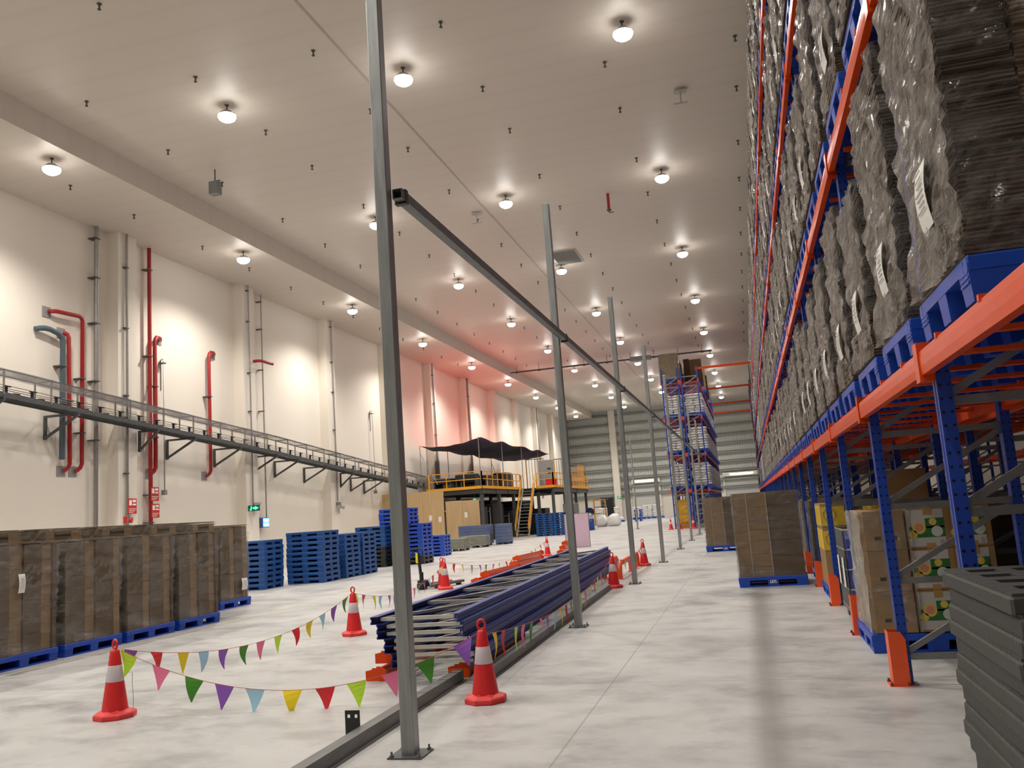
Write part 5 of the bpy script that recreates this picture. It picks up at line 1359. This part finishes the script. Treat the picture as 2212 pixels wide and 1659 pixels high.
# yellow machine inside the far rack foot, white strip cabinet
machine('yellow steel cabinet under the left row of the far rack', (-3.98, 55.6, 0), (('body', mat('cabinet_yellow', (0.78, 0.40, 0.01), 0.45, var=0.12), [(-0.42, 0.42, -0.5, 0.5, 0.1, 1.75)]), ('base', mat('base_amber', (0.55, 0.22, 0.01), 0.5, var=0.2), [(-0.46, 0.46, -0.55, 0.55, 0, 0.1), (-0.42, 0.42, -0.56, -0.5, 0.1, 0.42)]), ('side_post', YEL, [(-0.50, -0.42, -0.5, -0.4, 0, 1.75)])), 0, 'yellow cabinet under the far rack')

# ================================================================== GOODS ON THE FLOOR UNDER THE AISLE RACK
YB1 = 9.36
tag(ob('pallet', FLRP, None, (1.62, YB1 + 0.6, 0)), 'blue pallet under the printed cartons behind the first guard', 'pallet', 'blue pallets under the aisle rack')
GREEN = mat('print_green', (0.035, 0.17, 0.04), 0.5, var=0.6, scale=22)
RO = mat('print_yellow', (0.72, 0.55, 0.10), 0.5); RP = mat('print_rose', (0.70, 0.28, 0.20), 0.5); TAPE = mat('tan_tape', (0.46, 0.29, 0.10), 0.3); GRYC = mat('print_pale', (0.60, 0.63, 0.58), 0.5)
def carton(label, loc, sx, sy, sz, style, group):
    t = thing('product_carton', label, 'carton', loc, 0, group)
    MB().cb(-sx / 2, sx / 2, -sy / 2, sy / 2, 0, sz, 0.006).build('box', BOXM, t)
    y = -sy / 2
    def disc(b, x, z, r, d): b.cyl((x, y - d + 0.0005, z), (x, y - d, z), r, n=20)
    if style == 'print':
        MB().bx(-sx / 2 + 0.015, sx / 2 - 0.06, y - 0.002, y, 0.02, sz - 0.015).build('white_print', BOXW, t)
        b = MB().bx(-sx / 2 + 0.015, sx / 2 - 0.06, y - 0.003, y - 0.002, sz * 0.27, sz * 0.54).bx(-0.03, sx / 2 - 0.06, y - 0.003, y - 0.002, sz * 0.5, sz * 0.74)
        b.build('green_print', GREEN, t)
        b = MB(); disc(b, -0.09, sz * 0.52, 0.062, 0.004); disc(b, 0.04, sz * 0.65, 0.035, 0.004); disc(b, -0.15, sz * 0.36, 0.04, 0.004); b.build('yellow_print', RO, t)
        b = MB(); disc(b, -0.09, sz * 0.53, 0.04, 0.005); b.build('rose_print', RP, t)
        b = MB(); disc(b, 0.07, sz * 0.41, 0.052, 0.004); b.build('pale_print', GRYC, t)
        MB().bx(-0.04, 0.04, y - 0.004, y - 0.002, 0.0, sz * 0.13).bx(-0.04, 0.04, y - 0.004, y - 0.002, sz * 0.82, sz).build('tape', TAPE, t)
        MB().bx(sx / 2 - 0.11, sx / 2 - 0.075, y - 0.003, y - 0.002, sz * 0.06, sz * 0.2).build('small_print', mat('label_ink', (0.35, 0.35, 0.36), 0.6), t)
    elif style == 'plain':
        b = MB()
        for x in (-0.07, 0.08): b.bx(x - 0.03, x + 0.03, y - 0.002, y, sz * 0.26, sz * 0.35)
        b.build('handling_marks', INK, t)
        MB().bx(-0.02, 0.02, y - 0.002, y, sz * 0.6, sz * 0.68).build('red_mark', mat('faint_red_print', (0.5, 0.2, 0.1), 0.6), t)
    elif style == 'yellow':
        b = MB().bx(-sx / 2 - 0.003, -sx / 2, -sy / 2 + 0.01, sy / 2 - 0.01, 0.02, sz - 0.03).bx(-sx / 2 + 0.01, sx / 2 - 0.01, y - 0.003, y, 0.02, sz - 0.05)
        b.build('yellow_print', mat('print_gold', (0.68, 0.47, 0.04), 0.5, var=0.3, scale=16), t)
        b = MB()
        for q in range(14):
            a = 2 * math.pi * q / 14; b.bx(-0.05 + 0.09 * math.cos(a) - 0.012, -0.05 + 0.09 * math.cos(a) + 0.012, y - 0.005, y - 0.003, sz * 0.5 + 0.09 * math.sin(a) - 0.012, sz * 0.5 + 0.09 * math.sin(a) + 0.012)
        b.build('ring_print', BOXM, t)
    return t
for iz in range(3):
    for ix, (cx, st, sx) in enumerate(((1.27, 'plain', 0.385), (1.68, 'print', 0.40), (2.06, 'print', 0.36))):
        for iy in range(2):
            nm = ['bottom', 'middle', 'top'][iz] + ' layer, ' + ['left', 'middle', 'right'][ix] + ' column'
            carton(('plain brown carton, ' if st == 'plain' else 'green printed carton, ') + nm + (', front of the pallet behind the first guard' if iy == 0 else ', back of the pallet behind the first guard'), (cx, YB1 + 0.28 + 0.53 * iy, 0.19 + iz * 0.398), sx, 0.52, 0.394, st, 'cartons on the first floor pallet')
t = thing('stretch_wrap', 'loose clear stretch wrap around the left side of the printed cartons', 'film', (1.27, YB1 + 0.55, 0.18))
ob('film_sheet', film_mesh('film_sheet', 0.42, 1.07, 1.2, 55, [film('cloudy_film', 0.45, (0.6, 0.58, 0.53), 0.8, 7.0, (1, 1, 1.5)), FILMC], 0.012), t)
t = thing('tall_carton', 'tall plain brown carton standing on the printed cartons', 'carton', (2.02, 12.6, 0))
MB().cb(-0.25, 0.25, -0.25, 0.25, 0.9, 1.83, 0.006).build('box', BOXM, t)
t = tag(MB().cb(-0.5, 0.35, -0.3, 0.3, 0, 0.9, 0.01).build('large_carton', BOXM, None, (2.0, 12.6, 0)), 'large brown carton carrying the tall carton behind the cage', 'carton')
# wire cage tote with blue liner
t = thing('cage_tote', 'steel cage tote with blue liner between the second and third guard', 'cage', (1.62, 11.95, 0))
b = MB()
for z in (0.16, 0.4, 0.64, 0.88, 1.12): b.tube([(-0.55, -0.5, z), (0.55, -0.5, z), (0.55, 0.5, z), (-0.55, 0.5, z)], 0.014, 6, 0, True)
for i in range(8):
    for s in (-1, 1):
        b.cyl((-0.55 + 1.1 * i / 7, s * 0.5, 0.16), (-0.55 + 1.1 * i / 7, s * 0.5, 1.12), 0.011, n=6); b.cyl((s * 0.55, -0.5 + i / 7, 0.16), (s * 0.55, -0.5 + i / 7, 1.12), 0.011, n=6)
b.build('cage', BRACE, t)
MB().cb(-0.52, 0.52, -0.47, 0.47, 0.17, 1.06, 0.05).build('liner', mat('liner_blue', (0.02, 0.035, 0.22), 0.5, var=0.2), t)
b = MB().bx(-0.55, 0.55, -0.5, 0.5, 0.11, 0.15)
for x in (-0.45, 0.0, 0.45):
    for y in (-0.4, 0.4): b.bx(x - 0.07, x + 0.07, y - 0.07, y + 0.07, 0, 0.11)
b.build('base_frame', GALVD, t)
for y in (-0.3, 0.25): MB().bx(-0.575, -0.57, y - 0.08, y + 0.08, 0.42, 0.78).build('paper_card', PAPER, t)
MB().cb(-0.4, 0.45, -0.4, 0.4, 1.06, 1.12, 0.02).build('pale_cover', mat('pale_pink_cover', (0.62, 0.45, 0.36), 0.6), t)
# yellow printed cartons on a pallet, then a dark wrapped load
tag(ob('pallet', FLRP, None, (1.62, 14.75, 0)), 'blue pallet under the yellow printed cartons', 'pallet', 'blue pallets under the aisle rack')
for iz, (st, h_) in enumerate((('plain', 0.52), ('yellow', 0.36), ('yellow', 0.36))):
    for ix in range(3):
        for iy in range(2):
            z = 0.18 + [0, 0.524, 0.888][iz]
            if iz == 2 and ix == 1: continue
            carton('%s carton, %s layer, %s column, %s of the yellow carton pallet' % ('brown' if st == 'plain' else 'yellow printed', ['bottom', 'middle', 'top'][iz], ['left', 'middle', 'right'][ix], ['front', 'back'][iy]), (1.22 + 0.37 * ix, 14.45 + 0.53 * iy, z), 0.36, 0.52, h_, st, 'cartons on the yellow carton pallet')
for i, (y, kd) in enumerate(((17.4, 1), (20.2, 2), (22.9, 0), (25.6, 1), (28.3, 2), (31.0, 0), (33.8, 1), (36.5, 2))):
    pallet(FLRP, (1.65, y, 0), 'blue pallet on the floor under the aisle rack, %s past the yellow cartons' % nth(i + 1), 'blue pallets under the aisle rack')
    t = tag(ob('wrapped_carton_load', CB[kd], None, (1.65, y, 0.18), R(-90)), 'dark wrapped carton load on the floor under the aisle rack, %s past the yellow cartons' % nth(i + 1), 'carton load', 'wrapped carton loads under the aisle rack')
    t.scale = (1, 1, 0.85)
    ob('film_wrap', CF[0], t)
for i, (x, y) in enumerate(((3.0, 8.62), (3.05, 11.4), (3.0, 16.75), (3.0, 19.5))):
    pallet(FLRP, (x, y, 0), 'blue pallet on the floor under the rear rack, %s from the camera' % nth(i + 1), 'blue pallets under the rear rack')
    t = tag(ob('wrapped_carton_load', CB[i % 3], None, (x, y, 0.18), R(-90)), 'brown carton load on the floor under the rear rack, %s from the camera' % nth(i + 1), 'carton load', 'wrapped carton loads under the rear rack')
    t.scale = (1, 1, 0.75)
